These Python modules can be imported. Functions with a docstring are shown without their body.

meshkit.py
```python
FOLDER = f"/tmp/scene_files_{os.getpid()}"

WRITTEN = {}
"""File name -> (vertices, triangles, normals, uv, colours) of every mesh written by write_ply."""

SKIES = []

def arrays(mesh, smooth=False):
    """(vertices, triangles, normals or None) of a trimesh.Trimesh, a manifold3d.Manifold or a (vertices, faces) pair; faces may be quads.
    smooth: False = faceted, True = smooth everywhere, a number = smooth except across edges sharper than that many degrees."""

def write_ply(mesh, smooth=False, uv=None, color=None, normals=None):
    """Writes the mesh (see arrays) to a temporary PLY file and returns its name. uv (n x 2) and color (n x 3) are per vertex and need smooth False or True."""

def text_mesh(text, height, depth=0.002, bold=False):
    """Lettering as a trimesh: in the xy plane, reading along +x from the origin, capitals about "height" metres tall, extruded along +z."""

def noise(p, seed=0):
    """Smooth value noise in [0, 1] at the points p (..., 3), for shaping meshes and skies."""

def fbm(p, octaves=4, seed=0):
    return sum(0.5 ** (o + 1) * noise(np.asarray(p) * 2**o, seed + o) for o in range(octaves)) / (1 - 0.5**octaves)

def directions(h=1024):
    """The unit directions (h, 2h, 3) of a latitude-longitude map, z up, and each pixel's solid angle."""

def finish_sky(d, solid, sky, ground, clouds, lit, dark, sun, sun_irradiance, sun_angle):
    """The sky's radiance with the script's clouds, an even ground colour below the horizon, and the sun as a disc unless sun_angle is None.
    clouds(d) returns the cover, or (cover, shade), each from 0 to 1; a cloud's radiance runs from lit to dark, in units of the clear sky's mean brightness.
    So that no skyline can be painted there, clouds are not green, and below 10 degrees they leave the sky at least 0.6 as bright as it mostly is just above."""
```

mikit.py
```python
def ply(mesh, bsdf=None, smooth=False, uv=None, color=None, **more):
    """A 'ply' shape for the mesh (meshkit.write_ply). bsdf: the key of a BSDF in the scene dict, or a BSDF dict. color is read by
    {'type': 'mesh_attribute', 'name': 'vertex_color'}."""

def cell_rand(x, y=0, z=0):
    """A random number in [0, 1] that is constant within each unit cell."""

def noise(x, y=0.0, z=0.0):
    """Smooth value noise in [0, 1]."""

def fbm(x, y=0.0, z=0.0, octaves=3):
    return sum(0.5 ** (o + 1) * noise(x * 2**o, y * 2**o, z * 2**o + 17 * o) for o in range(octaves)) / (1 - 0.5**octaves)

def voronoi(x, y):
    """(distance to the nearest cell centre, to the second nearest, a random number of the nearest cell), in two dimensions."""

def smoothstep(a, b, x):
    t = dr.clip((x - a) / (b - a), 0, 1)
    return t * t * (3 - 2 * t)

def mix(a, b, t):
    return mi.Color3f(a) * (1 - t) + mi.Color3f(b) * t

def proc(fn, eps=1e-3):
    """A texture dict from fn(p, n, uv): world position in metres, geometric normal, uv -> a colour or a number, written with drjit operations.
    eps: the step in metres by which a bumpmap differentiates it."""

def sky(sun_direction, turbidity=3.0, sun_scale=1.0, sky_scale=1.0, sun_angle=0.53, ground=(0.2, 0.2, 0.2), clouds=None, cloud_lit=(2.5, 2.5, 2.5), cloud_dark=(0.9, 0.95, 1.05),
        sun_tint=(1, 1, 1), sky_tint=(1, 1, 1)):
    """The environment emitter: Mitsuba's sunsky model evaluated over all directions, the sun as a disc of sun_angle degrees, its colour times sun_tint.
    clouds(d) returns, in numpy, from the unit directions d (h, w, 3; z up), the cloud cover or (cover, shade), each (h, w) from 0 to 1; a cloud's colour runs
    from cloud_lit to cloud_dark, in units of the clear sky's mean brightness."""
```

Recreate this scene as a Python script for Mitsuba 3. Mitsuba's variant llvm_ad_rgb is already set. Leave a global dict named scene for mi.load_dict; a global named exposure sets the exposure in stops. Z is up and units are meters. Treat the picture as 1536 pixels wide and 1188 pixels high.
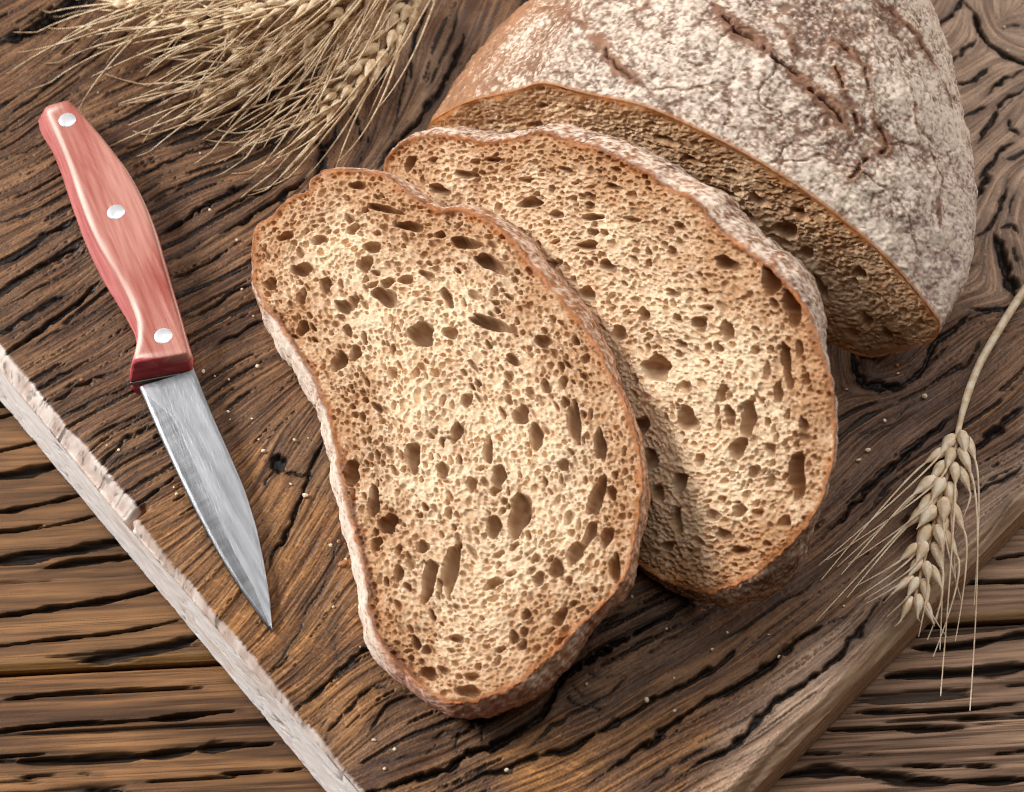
import math, random
import numpy as np, trimesh, mitsuba as mi, drjit as dr
import mikit, meshkit
from scipy import ndimage as ndi
from scipy.spatial import cKDTree
T = mi.ScalarTransform4f
scene, labels = {}, {}
rng = np.random.default_rng(7)

# ---------------------------------------------------------------- camera
ZB = 0.030                                   # height of the cutting board's top above the table
DIST, TILT, FOV = 0.66, math.radians(28.0), 30.0
F = 768 / math.tan(math.radians(FOV / 2))
AIM = np.array([0, 0, ZB + 0.01])
EYE = AIM + DIST * np.array([0, -math.sin(TILT), math.cos(TILT)])
FWD = (AIM - EYE) / DIST
RIGHT = np.array([1.0, 0, 0]); UP = np.cross(RIGHT, FWD)
scene['camera'] = {'type': 'thinlens', 'fov': FOV, 'fov_axis': 'x', 'aperture_radius': 0.0030, 'focus_distance': DIST - 0.005,
                   'near_clip': 0.02, 'far_clip': 20.0, 'to_world': T().look_at(origin=EYE.tolist(), target=AIM.tolist(), up=[0, 0, 1])}
exposure = 0.0

def ray(x, y):
    return FWD * F + RIGHT * (x - 768) - UP * (y - 594)
def at(x, y, z=ZB):
    d = ray(x, y); return EYE + d * (z - EYE[2]) / d[2]
def on_plane(x, y, o, n):
    d = ray(x, y); return EYE + d * (np.dot(o - EYE, n) / np.dot(d, n))
def to_px(p):
    q = np.asarray(p) - EYE; w = q @ FWD
    return np.stack([768 + F * (q @ RIGHT) / w, 594 - F * (q @ UP) / w], -1)

# ---------------------------------------------------------------- light: two studio softboxes, plus an overhead one added for ambient and reflections
def lin(*c):
    c = np.array(c, float) / 255; return np.where(c <= 0.04045, c / 12.92, ((c + 0.055) / 1.055) ** 2.4)
def flat(key, color, rough=0.5, spec=0.5, metal=0.0):
    scene[key] = {'type': 'twosided', 'bsdf': {'type': 'principled', 'base_color': {'type': 'rgb', 'value': [float(v) for v in color]}, 'roughness': rough, 'specular': spec, 'metallic': metal}}
flat('mat_black', (0.02, 0.02, 0.02), 0.7)
SOFTBOXES = [  # name, position, aimed at, half width, half height, radiance, label
    ('softbox', (-1.78, 0.56, 1.24), (0, 0, 0.03), 0.37, 0.37, (38.5, 38.2, 38.4), 'bright square studio softbox lighting the bread from the left'),
    ('softbox_001', (1.0, 0.85, 1.15), (0.05, 0, 0.03), 0.5, 0.5, (4.2, 3.9, 3.8), 'dim square studio softbox filling from behind on the right'),
    ('softbox_002', (0, 0.32, 1.75), (0, 0.32, 0.03), 0.55, 0.75, (2.0, 2.0, 2.02), 'wide overhead softbox added for ambient light and blade reflections')]
for nm, pos, tgt, hw, hh, rad, lab in SOFTBOXES:
    m = T().look_at(origin=list(pos), target=list(tgt), up=[0, 0.3, 1] if abs(pos[0]) > .5 else [0, 1, 0]) @ T().scale([hw, hh, 1])
    scene[nm + '__diffuser'] = {'type': 'rectangle', 'to_world': m, 'emitter': {'type': 'area', 'radiance': {'type': 'rgb', 'value': list(rad)}}, 'bsdf': {'type': 'ref', 'id': 'mat_black'}}
    hm = trimesh.creation.box((2.06, 2.06, 0.12)); hm.apply_translation((0, 0, -0.065))
    scene[nm + '__housing'] = mikit.ply(hm, 'mat_black', to_world=m)
    labels[nm] = {'label': lab, 'category': 'softbox'}

# ---------------------------------------------------------------- helpers
def vc_mat(key, rough=0.6, spec=0.4, bump=None, scale=1.0, eps=3e-4, **more):
    b = {'type': 'principled', 'base_color': {'type': 'mesh_attribute', 'name': 'vertex_color'}, 'roughness': rough, 'specular': spec, **more}
    if bump is not None:
        b = {'type': 'bumpmap', 'arbitrary': mikit.proc(bump, eps), 'scale': scale, 'bsdf': b}
    scene[key] = {'type': 'twosided', 'bsdf': b}
def tag(key, label=None, cat=None, group=None, kind=None):
    d = {k: v for k, v in (('label', label), ('category', cat), ('group', group), ('kind', kind)) if v}
    if d: labels[key] = d
def num(name):
    if name not in scene and not any(k.startswith(name + '__') for k in scene): return name
    i = 1
    while f'{name}_{i:03d}' in scene or any(k.startswith(f'{name}_{i:03d}__') for k in scene): i += 1
    return f'{name}_{i:03d}'
def gnoise(shape, sig, seed):
    r = np.random.default_rng(seed)
    k = [max(1.0, s) for s in np.broadcast_to(sig, (2,))]
    small = r.standard_normal([int(n / s) + 5 for n, s in zip(shape, k)]).astype(np.float32)
    out = ndi.zoom(small, [s for s in k], order=3)[:shape[0], :shape[1]] if max(k) > 1 else small[:shape[0], :shape[1]]
    return (out - out.mean()) / (out.std() + 1e-9)
def gfbm(shape, sig, seed, octs=3):
    s = np.array(np.broadcast_to(sig, (2,)), float)
    return sum(0.55 ** o * gnoise(shape, s / 2 ** o, seed + 31 * o) for o in range(octs)) / 1.25
def sst(a, b, x):
    t = np.clip((x - a) / (b - a), 0, 1); return t * t * (3 - 2 * t)
def mixc(a, b, t):
    return np.asarray(a) * (1 - t[..., None]) + np.asarray(b) * t[..., None]
def n3(p, scale, seed=0, octs=3):
    return meshkit.fbm(np.asarray(p) / scale, octs, seed) * 2 - 1
def poly_sdf(P, poly, smooth=0):
    """signed distance (negative inside) of points P (n,2) to a dense closed polygon, and the nearest boundary index"""
    d, i = cKDTree(poly).query(P)
    a, b, c = poly[i - 1], poly[i], poly[(i + 1) % len(poly)]
    def seg(p, q):
        e = q - p; t = np.clip(((P - p) * e).sum(1) / np.maximum((e * e).sum(1), 1e-18), 0, 1); r = p + e * t[:, None]
        return np.linalg.norm(P - r, axis=1), r
    d1, r1 = seg(a, b); d2, r2 = seg(b, c)
    near = np.where((d1 < d2)[:, None], r1, r2); d = np.minimum(d1, d2)
    import shapely
    inside = shapely.contains_xy(shapely.Polygon(poly), P[:, 0], P[:, 1])
    return np.where(inside, -d, d), i, near
def resample(P, step, closed=False):
    P = np.asarray(P, float)
    if closed: P = np.vstack([P, P[:1]])
    s = np.r_[0, np.cumsum(np.linalg.norm(np.diff(P, axis=0), axis=1))]
    n = max(2, int(round(s[-1] / step)) + 1); t = np.linspace(0, s[-1], n)
    out = np.stack([np.interp(t, s, P[:, k]) for k in range(P.shape[1])], 1)
    return out[:-1] if closed else out
def spline(P, step, closed=False, rnd=0.0):
    from scipy.interpolate import CubicSpline
    P = np.asarray(P, float); Q = np.vstack([P, P[:1]]) if closed else P
    s = np.r_[0, np.cumsum(np.sqrt(np.linalg.norm(np.diff(Q, axis=0), axis=1)))]
    c = CubicSpline(s, Q, bc_type='periodic' if closed else 'natural')
    d = c(np.linspace(0, s[-1], len(Q) * 12))
    return resample(d[:-1] if closed else d, step, closed)
def grid_faces(nr, nc, wrap=False):
    i, j = np.meshgrid(np.arange(nr - 1), np.arange(nc if wrap else nc - 1), indexing='ij')
    k = (j + 1) % nc
    q = np.stack([i * nc + j, i * nc + k, (i + 1) * nc + k, (i + 1) * nc + j], -1).reshape(-1, 4)
    return np.vstack([q[:, [0, 1, 2]], q[:, [0, 2, 3]]])
def add(key, v, f, mat, color=None, smooth=True):
    scene[key] = mikit.ply((np.asarray(v), np.asarray(f)), mat, smooth, color=color)
def tubes(paths, radii, sides=5):
    V, Fc, n = [], [], 0
    for p, r in zip(paths, radii):
        p = np.asarray(p); t = np.gradient(p, axis=0); t /= np.linalg.norm(t, axis=1, keepdims=True) + 1e-12
        a = np.cross(t, np.where(np.abs(t[:, 2:]) < .9, [0, 0, 1.], [1., 0, 0])); a /= np.linalg.norm(a, axis=1, keepdims=True) + 1e-12
        b = np.cross(t, a); g = np.arange(sides) * 2 * np.pi / sides
        v = p[:, None] + np.broadcast_to(r, (len(p),))[:, None, None] * (np.cos(g)[None, :, None] * a[:, None] + np.sin(g)[None, :, None] * b[:, None])
        V.append(v.reshape(-1, 3)); Fc.append(grid_faces(len(p), sides, True) + n); n += len(p) * sides
    return np.vstack(V), np.vstack(Fc)

# ---------------------------------------------------------------- cutting board
def fine_bump(p, n, uv):
    return mikit.fbm(p.x * 2600, p.y * 2600, p.z * 2600, 2)
vc_mat('mat_board', rough=0.5, spec=0.3, bump=fine_bump, scale=0.00016)
vc_mat('mat_table_plain', rough=0.6, spec=0.22, bump=fine_bump, scale=0.00016)
flat('mat_fibre', lin(62, 44, 32), .7, .15)
def fibre(p, n, uv):
    a, b = p.x * .9984 + p.y * .056, p.y * .9984 - p.x * .056
    w = mikit.noise(a * 30, b * 60) * .5
    return .55 * mikit.smoothstep(.50, .80, mikit.noise(a * 55, b * 3400 + w) * .6 + .4 * mikit.noise(a * 24, b * 1500 + w, 5.0)) + .0
scene['mat_table'] = {'type': 'blendbsdf', 'weight': mikit.proc(fibre), 'bsdf_0': {'type': 'ref', 'id': 'mat_table_plain'}, 'bsdf_1': {'type': 'ref', 'id': 'mat_fibre'}}
# cracks and grain lines of the board, laid on its top: (points, width in mm, depth in mm)
CR = [
 ([(0,65),(60,42),(112,6),(150,-30)],7.0,3.2), ([(0,184),(60,140),(162,61)],1.1,1.2), ([(0,212),(60,172),(120,135)],.8,.8), ([(0,240),(50,222),(80,200)],.6,.7),
 ([(0,398),(50,370),(70,352),(114,337)],1.6,1.6), ([(0,438),(60,400),(126,368)],1.8,1.8), ([(0,540),(80,480),(150,420)],2.3,2.2), ([(0,500),(60,462),(100,440)],3.0,1.2), ([(0,335),(60,312),(105,290)],.8,.8),
 ([(0,465),(70,425),(120,400)],.6,.7), ([(50,520),(120,480),(165,462)],.6,.7),
 ([(237,352),(290,322),(330,298),(375,274)],2.5,2.2), ([(317,329),(360,300),(400,285),(432,257)],1.7,1.7), ([(332,352),(380,322),(402,310),(430,288),(463,266)],2.0,2.0),
 ([(254,418),(300,400),(340,375)],1.4,1.4), ([(274,478),(320,462),(345,440),(380,426)],1.5,1.5), ([(320,518),(360,498),(397,478)],1.3,1.3), ([(249,392),(285,375),(302,360)],.9,1),
 ([(150,190),(200,170),(235,150)],.8,.9), ([(170,228),(240,205),(300,168)],1.1,1.1), ([(200,270),(270,235),(330,215)],1.0,1.1), ([(220,305),(290,275),(365,245)],.9,1.0), ([(262,440),(310,425),(380,398)],.9,1),
 ([(472,205),(482,225),(478,265),(470,290)],2.6,2.2), ([(482,225),(500,208),(505,190)],1.8,1.5), ([(532,247),(549,217),(553,200)],.9,1), ([(540,213),(541,191),(520,163)],1.3,1.2),
 ([(564,252),(588,221),(616,195),(640,160),(658,135),(686,80),(700,40)],2.2,2.4), ([(612,126),(618,80),(630,40),(650,0)],1.3,1.3), ([(640,130),(665,80),(690,20)],1.0,1.1), ([(588,200),(600,150),(612,90)],.7,.8),
 ([(45,593),(98,560)],1.1,1.2), ([(71,608),(119,578),(164,556)],1.2,1.3), ([(86,626),(140,600),(192,578)],.8,.9), ([(126,666),(162,643),(222,618)],1.1,1.1), ([(149,701),(187,661),(225,638)],1.3,1.4), ([(160,690),(205,680),(240,660)],.6,.6),
 ([(192,762),(227,742),(260,716),(290,700)],1.2,1.3),
 ([(491,655),(465,708),(439,778),(413,827),(402,852)],1.5,1.6), ([(510,812),(487,871),(465,912),(435,967),(400,1012)],.8,.6), ([(412,690),(440,712),(466,706)],1.0,1.0), ([(395,730),(410,705),(420,680)],.9,.6),
 ([(443,1055),(480,1035),(509,1006),(549,977),(575,968)],1.5,1.6), ([(486,1109),(517,1069),(552,1037),(578,1030)],1.1,1.2), ([(555,1095),(575,1066),(598,1049),(640,1040)],1.1,1.1), ([(403,1009),(434,983)],.9,.8), ([(510,1000),(500,960),(505,920)],.3,.3),
 ([(520,1200),(563,1186),(652,1158),(724,1123),(810,1075),(834,1028),(912,974),(1030,907)],2.4,2.6), ([(640,1110),(690,1095),(717,1085),(760,1060)],.6,.6), ([(560,1145),(620,1135),(680,1117)],.5,.5),
 ([(678,1188),(760,1150),(850,1122),(920,1085),(991,1044),(1060,1010),(1119,958)],1.7,1.7), ([(790,1120),(850,1075),(900,1048),(960,1000)],.8,.7), ([(881,1177),(970,1115),(1061,1052),(1147,1001),(1200,958),(1270,925)],1.9,1.9),
 ([(1010,1177),(1060,1140),(1108,1114),(1150,1065),(1200,1028),(1264,976),(1320,898)],1.8,1.8), ([(960,1188),(1010,1150),(1070,1118)],.8,.7), ([(1130,1150),(1170,1120),(1190,1090)],1.0,.5), ([(1080,960),(1150,920),(1230,868)],.7,.7), ([(960,985),(1020,950),(1090,905)],.7,.7),
 ([(1240,800),(1298,738),(1366,675),(1429,624)],2.0,1.9), ([(1300,770),(1350,715),(1400,690)],.9,.8), ([(1455,680),(1500,640),(1536,610)],2.2,1.5), ([(1356,579),(1380,560),(1397,523),(1430,495),(1455,470)],1.6,1.5), ([(1412,563),(1450,546),(1472,510)],1.2,1.0),
 ([(1280,530),(1292,572),(1320,580),(1356,579)],3.6,2.2), ([(1447,743),(1490,725),(1536,700)],1.0,1.0), ([(1380,800),(1440,755)],.6,.6), ([(1420,860),(1480,800),(1530,740)],.8,.7), ([(1290,650),(1330,640),(1370,600)],.5,.6),
 ([(1403,40),(1435,13),(1443,0),(1450,-30)],1.8,1.6), ([(1443,0),(1461,23),(1471,50),(1496,73),(1531,93),(1560,100)],2.2,2.0), ([(1428,93),(1466,60)],1.3,1.2), ([(1433,126),(1456,124),(1481,103)],1.6,1.3), ([(1476,144),(1499,126),(1536,106)],1.2,1.2),
 ([(1468,215),(1491,172),(1516,144),(1536,134)],1.4,1.4), ([(1443,177),(1478,159)],1.1,1.2), ([(1466,298),(1481,260),(1506,220),(1522,212)],1.9,1.8), ([(1514,177),(1516,194),(1531,202)],1.6,1.2), ([(1508,240),(1540,226)],1.6,.9),
 ([(1462,354),(1487,337),(1501,305),(1508,270)],1.5,1.4), ([(1491,347),(1501,374),(1514,415),(1521,445)],3.8,2.6), ([(1454,463),(1501,465),(1530,460)],1.4,1.2), ([(1500,340),(1520,335),(1530,350)],1.2,1.0), ([(1515,320),(1521,290)],.9,.9), ([(1530,400),(1524,380),(1520,370)],1.2,1), ([(1455,400),(1470,395)],.5,.6), ([(1506,40),(1536,35)],.8,.7),
 ([(880,962),(888,985),(905,992),(925,985),(940,975)],.5,.5), ([(868,975),(875,1000),(900,1015),(930,1012)],.5,.5), ([(850,1040),(862,1055),(880,1062)],.9,.7), ([(855,1020),(868,1040),(890,1045)],.6,.6), ([(880,1050),(888,1060),(905,1062)],.6,.6), ([(905,965),(915,972),(935,965)],.4,.4),
 ([(688,1090),(685,1120),(696,1135)],.5,.5), ([(728,1085),(722,1105),(730,1118)],.6,.5),
]
def board_edges():
    top = [(-160,352),(0,555),(102,681),(192,792),(274,884),(363,989),(455,1093),(537,1188),(717,1400)]
    bot = [(-160,392),(0,586),(90,704),(185,821),(300,961),(400,1085),(480,1188),(660,1418)]
    rt = [(1700,592),(1536,770),(1335,978),(1130,1188),(920,1400)]
    rb = [(1700,602),(1536,782),(1340,985),(1140,1188),(930,1400)]
    return (np.array([at(x, y, ZB - .005)[:2] for x, y in top]), np.array([at(x, y, 0.0)[:2] for x, y in bot]),
            np.array([at(x, y, ZB - .0055)[:2] for x, y in rt]), np.array([at(x, y, 0.0)[:2] for x, y in rb]))
LT, LB, RT, RB = board_edges()
def fitline(P):
    c = P.mean(0); d = np.linalg.svd(P - c)[2][0]; return c, d
def meet(a, b):
    (c, d), (e, f) = a, b
    t = np.linalg.solve(np.stack([d, -f], 1), e - c); return c + d * t[0]
lL, lR = fitline(LT), fitline(RT)
CORNER = meet(lL, lR)
dL = lL[1] * np.sign(lL[1][1]); dR = lR[1] * np.sign(lR[1][1])
lenL, lenR = 0.50, 0.62
wl = resample(LT[::-1], 0.004)                         # from the front corner up the worn left end
wl = wl[(wl - CORNER) @ dL > 0.004]
r2 = np.random.default_rng(3)
LEFT = np.vstack([CORNER[None], wl, CORNER + dL * lenL])
POLY = np.vstack([LEFT, CORNER + dL * lenL + dR * lenR, CORNER + dR * lenR])
POLY = resample(POLY, 0.0012, True)
nLn = np.array([-dL[1], dL[0]]); nLn *= np.sign(nLn @ (LB.mean(0) - LT.mean(0)))   # outward of the left end
nRn = np.array([-dR[1], dR[0]]); nRn *= -np.sign(nRn @ dL)

GX0, GX1, GY0, GY1, GS = -0.215, 0.215, -0.172, 0.196, 0.0005
gx = np.arange(GX0, GX1, GS); gy = np.arange(GY0, GY1, GS)
SH = (len(gy), len(gx))
def board_fields():
    # direction of the grain, interpolated from the crack lines
    S, D, W = [], [], []
    for pts, w, dep in CR:
        P = resample(np.array([at(x, y)[:2] for x, y in pts]), 0.004); t = np.gradient(P, axis=0); t /= np.linalg.norm(t, axis=1, keepdims=True)
        S.append(P); D.append(t); W.append(np.full(len(P), min(w, 1.6)))
    S, D, W = np.vstack(S), np.vstack(D), np.concatenate(W)
    cx = np.arange(GX0, GX1 + .006, .006); cy = np.arange(GY0, GY1 + .006, .006)
    X, Y = np.meshgrid(cx, cy); r2_ = (X[..., None] - S[:, 0]) ** 2 + (Y[..., None] - S[:, 1]) ** 2
    wt = W / (r2_ + .006 ** 2) ** 1.3
    c2 = (wt * (D[:, 0] ** 2 - D[:, 1] ** 2)).sum(-1) / wt.sum(-1); s2 = (wt * 2 * D[:, 0] * D[:, 1]).sum(-1) / wt.sum(-1)
    iy, ix = np.meshgrid((gy - GY0) / .006, (gx - GX0) / .006, indexing='ij')
    c2 = ndi.map_coordinates(c2, [iy, ix], order=1); s2 = ndi.map_coordinates(s2, [iy, ix], order=1)
    th = 0.5 * np.arctan2(s2, c2) + 0.07 * gfbm(SH, 60, 5, 2)
    dx, dy = np.cos(th).astype(np.float32), np.sin(th).astype(np.float32)
    Ns = [gnoise(SH, 1.0, 11), gnoise(SH, 2.2, 12), gnoise(SH, 4.0, 13), gnoise(SH, 9.0, 14)]
    LEN = [16, 34, 60, 50]
    acc = [n * 0.0 for n in Ns]; cnt = [0] * 4
    YY, XX = np.meshgrid(np.arange(SH[0], dtype=np.float32), np.arange(SH[1], dtype=np.float32), indexing='ij')
    for sg in (1, -1):
        x, y = XX.copy(), YY.copy(); px, py = sg * dx, sg * dy
        for k in range(max(LEN)):
            ix = np.clip(np.rint(x), 0, SH[1] - 1).astype(np.int32); iy = np.clip(np.rint(y), 0, SH[0] - 1).astype(np.int32)
            vx, vy = dx[iy, ix], dy[iy, ix]; fl = np.where(vx * px + vy * py < 0, -1, 1).astype(np.float32)
            px, py = vx * fl, vy * fl
            for q in range(4):
                if k < LEN[q]: acc[q] += Ns[q][iy, ix]; cnt[q] += 1
            stp = 1.0 if k < 14 else 1.5
            x += px * stp; y += py * stp
    A = [(a - a.mean()) / a.std() for a in acc]
    fine, med, big, tone = A
    Pg = np.stack(np.meshgrid(gx, gy), -1).reshape(-1, 2)
    # traced cracks
    CP, CW, CD = [], [], []
    for k, (pts, w, dep) in enumerate(CR):
        P = spline(np.array([at(x, y)[:2] for x, y in pts]), 0.0005)
        s = np.linspace(0, 1, len(P)); r = np.random.default_rng(100 + k)
        wob = np.interp(s, np.linspace(0, 1, len(P) // 8 + 3), r.standard_normal(len(P) // 8 + 3))
        wob2 = np.interp(s, np.linspace(0, 1, len(P) // 5 + 3), r.standard_normal(len(P) // 5 + 3))
        t = np.gradient(P, axis=0); t /= np.linalg.norm(t, axis=1, keepdims=True); nn = np.stack([-t[:, 1], t[:, 0]], 1)
        P = P + nn * (wob * 0.0004)[:, None]
        taper = np.minimum(1, np.minimum(s, 1 - s) * 5 + 0.25)
        CP.append(P); CW.append(np.clip(w * .5e-3 * taper * (1 + .35 * wob2), 1.5e-4, None)); CD.append(dep * 1e-3 * taper)
    CP, CW, CD = np.vstack(CP), np.concatenate(CW), np.concatenate(CD)
    d, i = cKDTree(CP).query(Pg, distance_upper_bound=0.008); ok = np.isfinite(d); i = np.where(ok, i, 0); d = np.where(ok, d, 1)
    edge = 1 + 0.35 * np.clip(med, -2, 2).reshape(-1)
    prof = np.where(ok, 1 - sst(0.75, 1.2, d / (CW[i] * edge)), 0).reshape(SH)
    halo = np.where(ok, np.exp(-np.maximum(d - CW[i], 0) / 0.0016), 0).reshape(SH)
    depth = prof * np.where(ok, CD[i] * (1.25 - .7 * np.clip(d / CW[i], 0, 1)), 0).reshape(SH) * (1 + .25 * np.clip(fine, -2, 2))
    # fine cracks of the grain itself, more of them in the weathered upper left and at the right side
    px = to_px(np.concatenate([Pg, np.full((len(Pg), 1), ZB)], 1)).reshape(*SH, 2)
    gold = np.exp(-(((px[..., 0] - 440) / 170) ** 2 + ((px[..., 1] - 900) / 200) ** 2)) + 0.5 * np.exp(-(((px[..., 0] - 900) / 220) ** 2 + ((px[..., 1] - 1120) / 110) ** 2))
    gold = np.clip(gold + .25 * gfbm(SH, 40, 77, 2) * (gold > .05), 0, 1)
    right = sst(1160, 1440, px[..., 0] + 40 * gnoise(SH, 50, 78))
    upper = sst(560, 260, px[..., 1]) 
    dens = 1.55 + .9 * gold + 1.1 * right * upper - .28 * sst(500, 250, px[..., 0]) * (1 - gold)
    c1 = sst(dens, dens + .3, big + .45 * med + .2 * fine) ; c2_ = sst(dens + .2, dens + .6, med + .4 * fine)
    depth = np.maximum(depth, np.maximum(c1 * 0.0011, c2_ * 0.0006))
    crack = np.maximum(prof, np.maximum(c1 * .95, c2_ * .75))
    knot = np.exp(-(((px[..., 0] - 416) / 13) ** 2 + ((px[..., 1] - 693) / 15) ** 2) * np.clip(1 + .3 * med, .4, 2))
    depth = np.maximum(depth, .0025 * sst(.35, .8, knot)); crack = np.maximum(crack, sst(.2, .6, knot))
    H = -depth + 0.00014 * med + 0.00010 * fine + 0.0004 * gfbm(SH, 40, 21, 2) + .00012 * big
    # wood colours, mixed by area
    brown = mixc(lin(88, 60, 42), lin(128, 93, 63), sst(-1.6, 1.6, .55 * med + .5 * fine + .5 * tone))
    golden = mixc(lin(100, 64, 34), lin(158, 110, 62), sst(-1.6, 1.8, .5 * med + .6 * fine + .4 * tone))
    pink = mixc(lin(146, 117, 96), lin(198, 167, 140), sst(-1.7, 1.8, .5 * med + .4 * fine + .5 * tone))
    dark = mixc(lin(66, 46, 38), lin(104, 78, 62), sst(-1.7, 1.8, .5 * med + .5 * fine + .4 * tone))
    C = mixc(brown, golden, np.clip(gold, 0, 1))
    mid = np.exp(-(((px[..., 0] - 1330) / 150) ** 2 + ((px[..., 1] - 660) / 150) ** 2))  # shade right of the second slice painted as darker wood
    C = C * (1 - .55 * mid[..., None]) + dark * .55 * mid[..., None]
    pk = right * upper + .45 * np.exp(-(((px[..., 0] - 620) / 90) ** 2 + ((px[..., 1] - 110) / 160) ** 2)) + .8 * sst(110, 20, np.abs(px[..., 1] - (2290 - px[..., 0] * 1.03)))*sst(1000,1150,px[..., 0])
    pk = np.clip(pk + .15 * gnoise(SH, 30, 79) * (pk > .05), 0, 1)
    C = mixc(C, pink, pk) if False else C * (1 - pk[..., None]) + pink * pk[..., None]
    # ray flecks: short pale dashes across the golden wood
    fl = gnoise(SH, (1.6, 5.0), 91); fl2 = ndi.rotate(gnoise((1400, 1400), (1.7, 9.0), 92), 24, reshape=False, order=1)[200:200 + SH[0], 200:200 + SH[1]]
    C = C * (1 + .55 * (gold * sst(1.0, 2.0, fl2))[..., None])
    C = C * (1 + .26 * (np.clip(fine, -2, 2) * (1 - .5 * pk))[..., None])
    C = C * (1 - .45 * (halo * (1 - prof))[..., None])
    C = mixc(C, np.broadcast_to(lin(17, 13, 11), C.shape) * (1 + .5 * np.clip(fine, -1.5, 1.5))[..., None], np.clip(crack, 0, 1) * .97)
    return H, C
BH, BC = board_fields()

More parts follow.
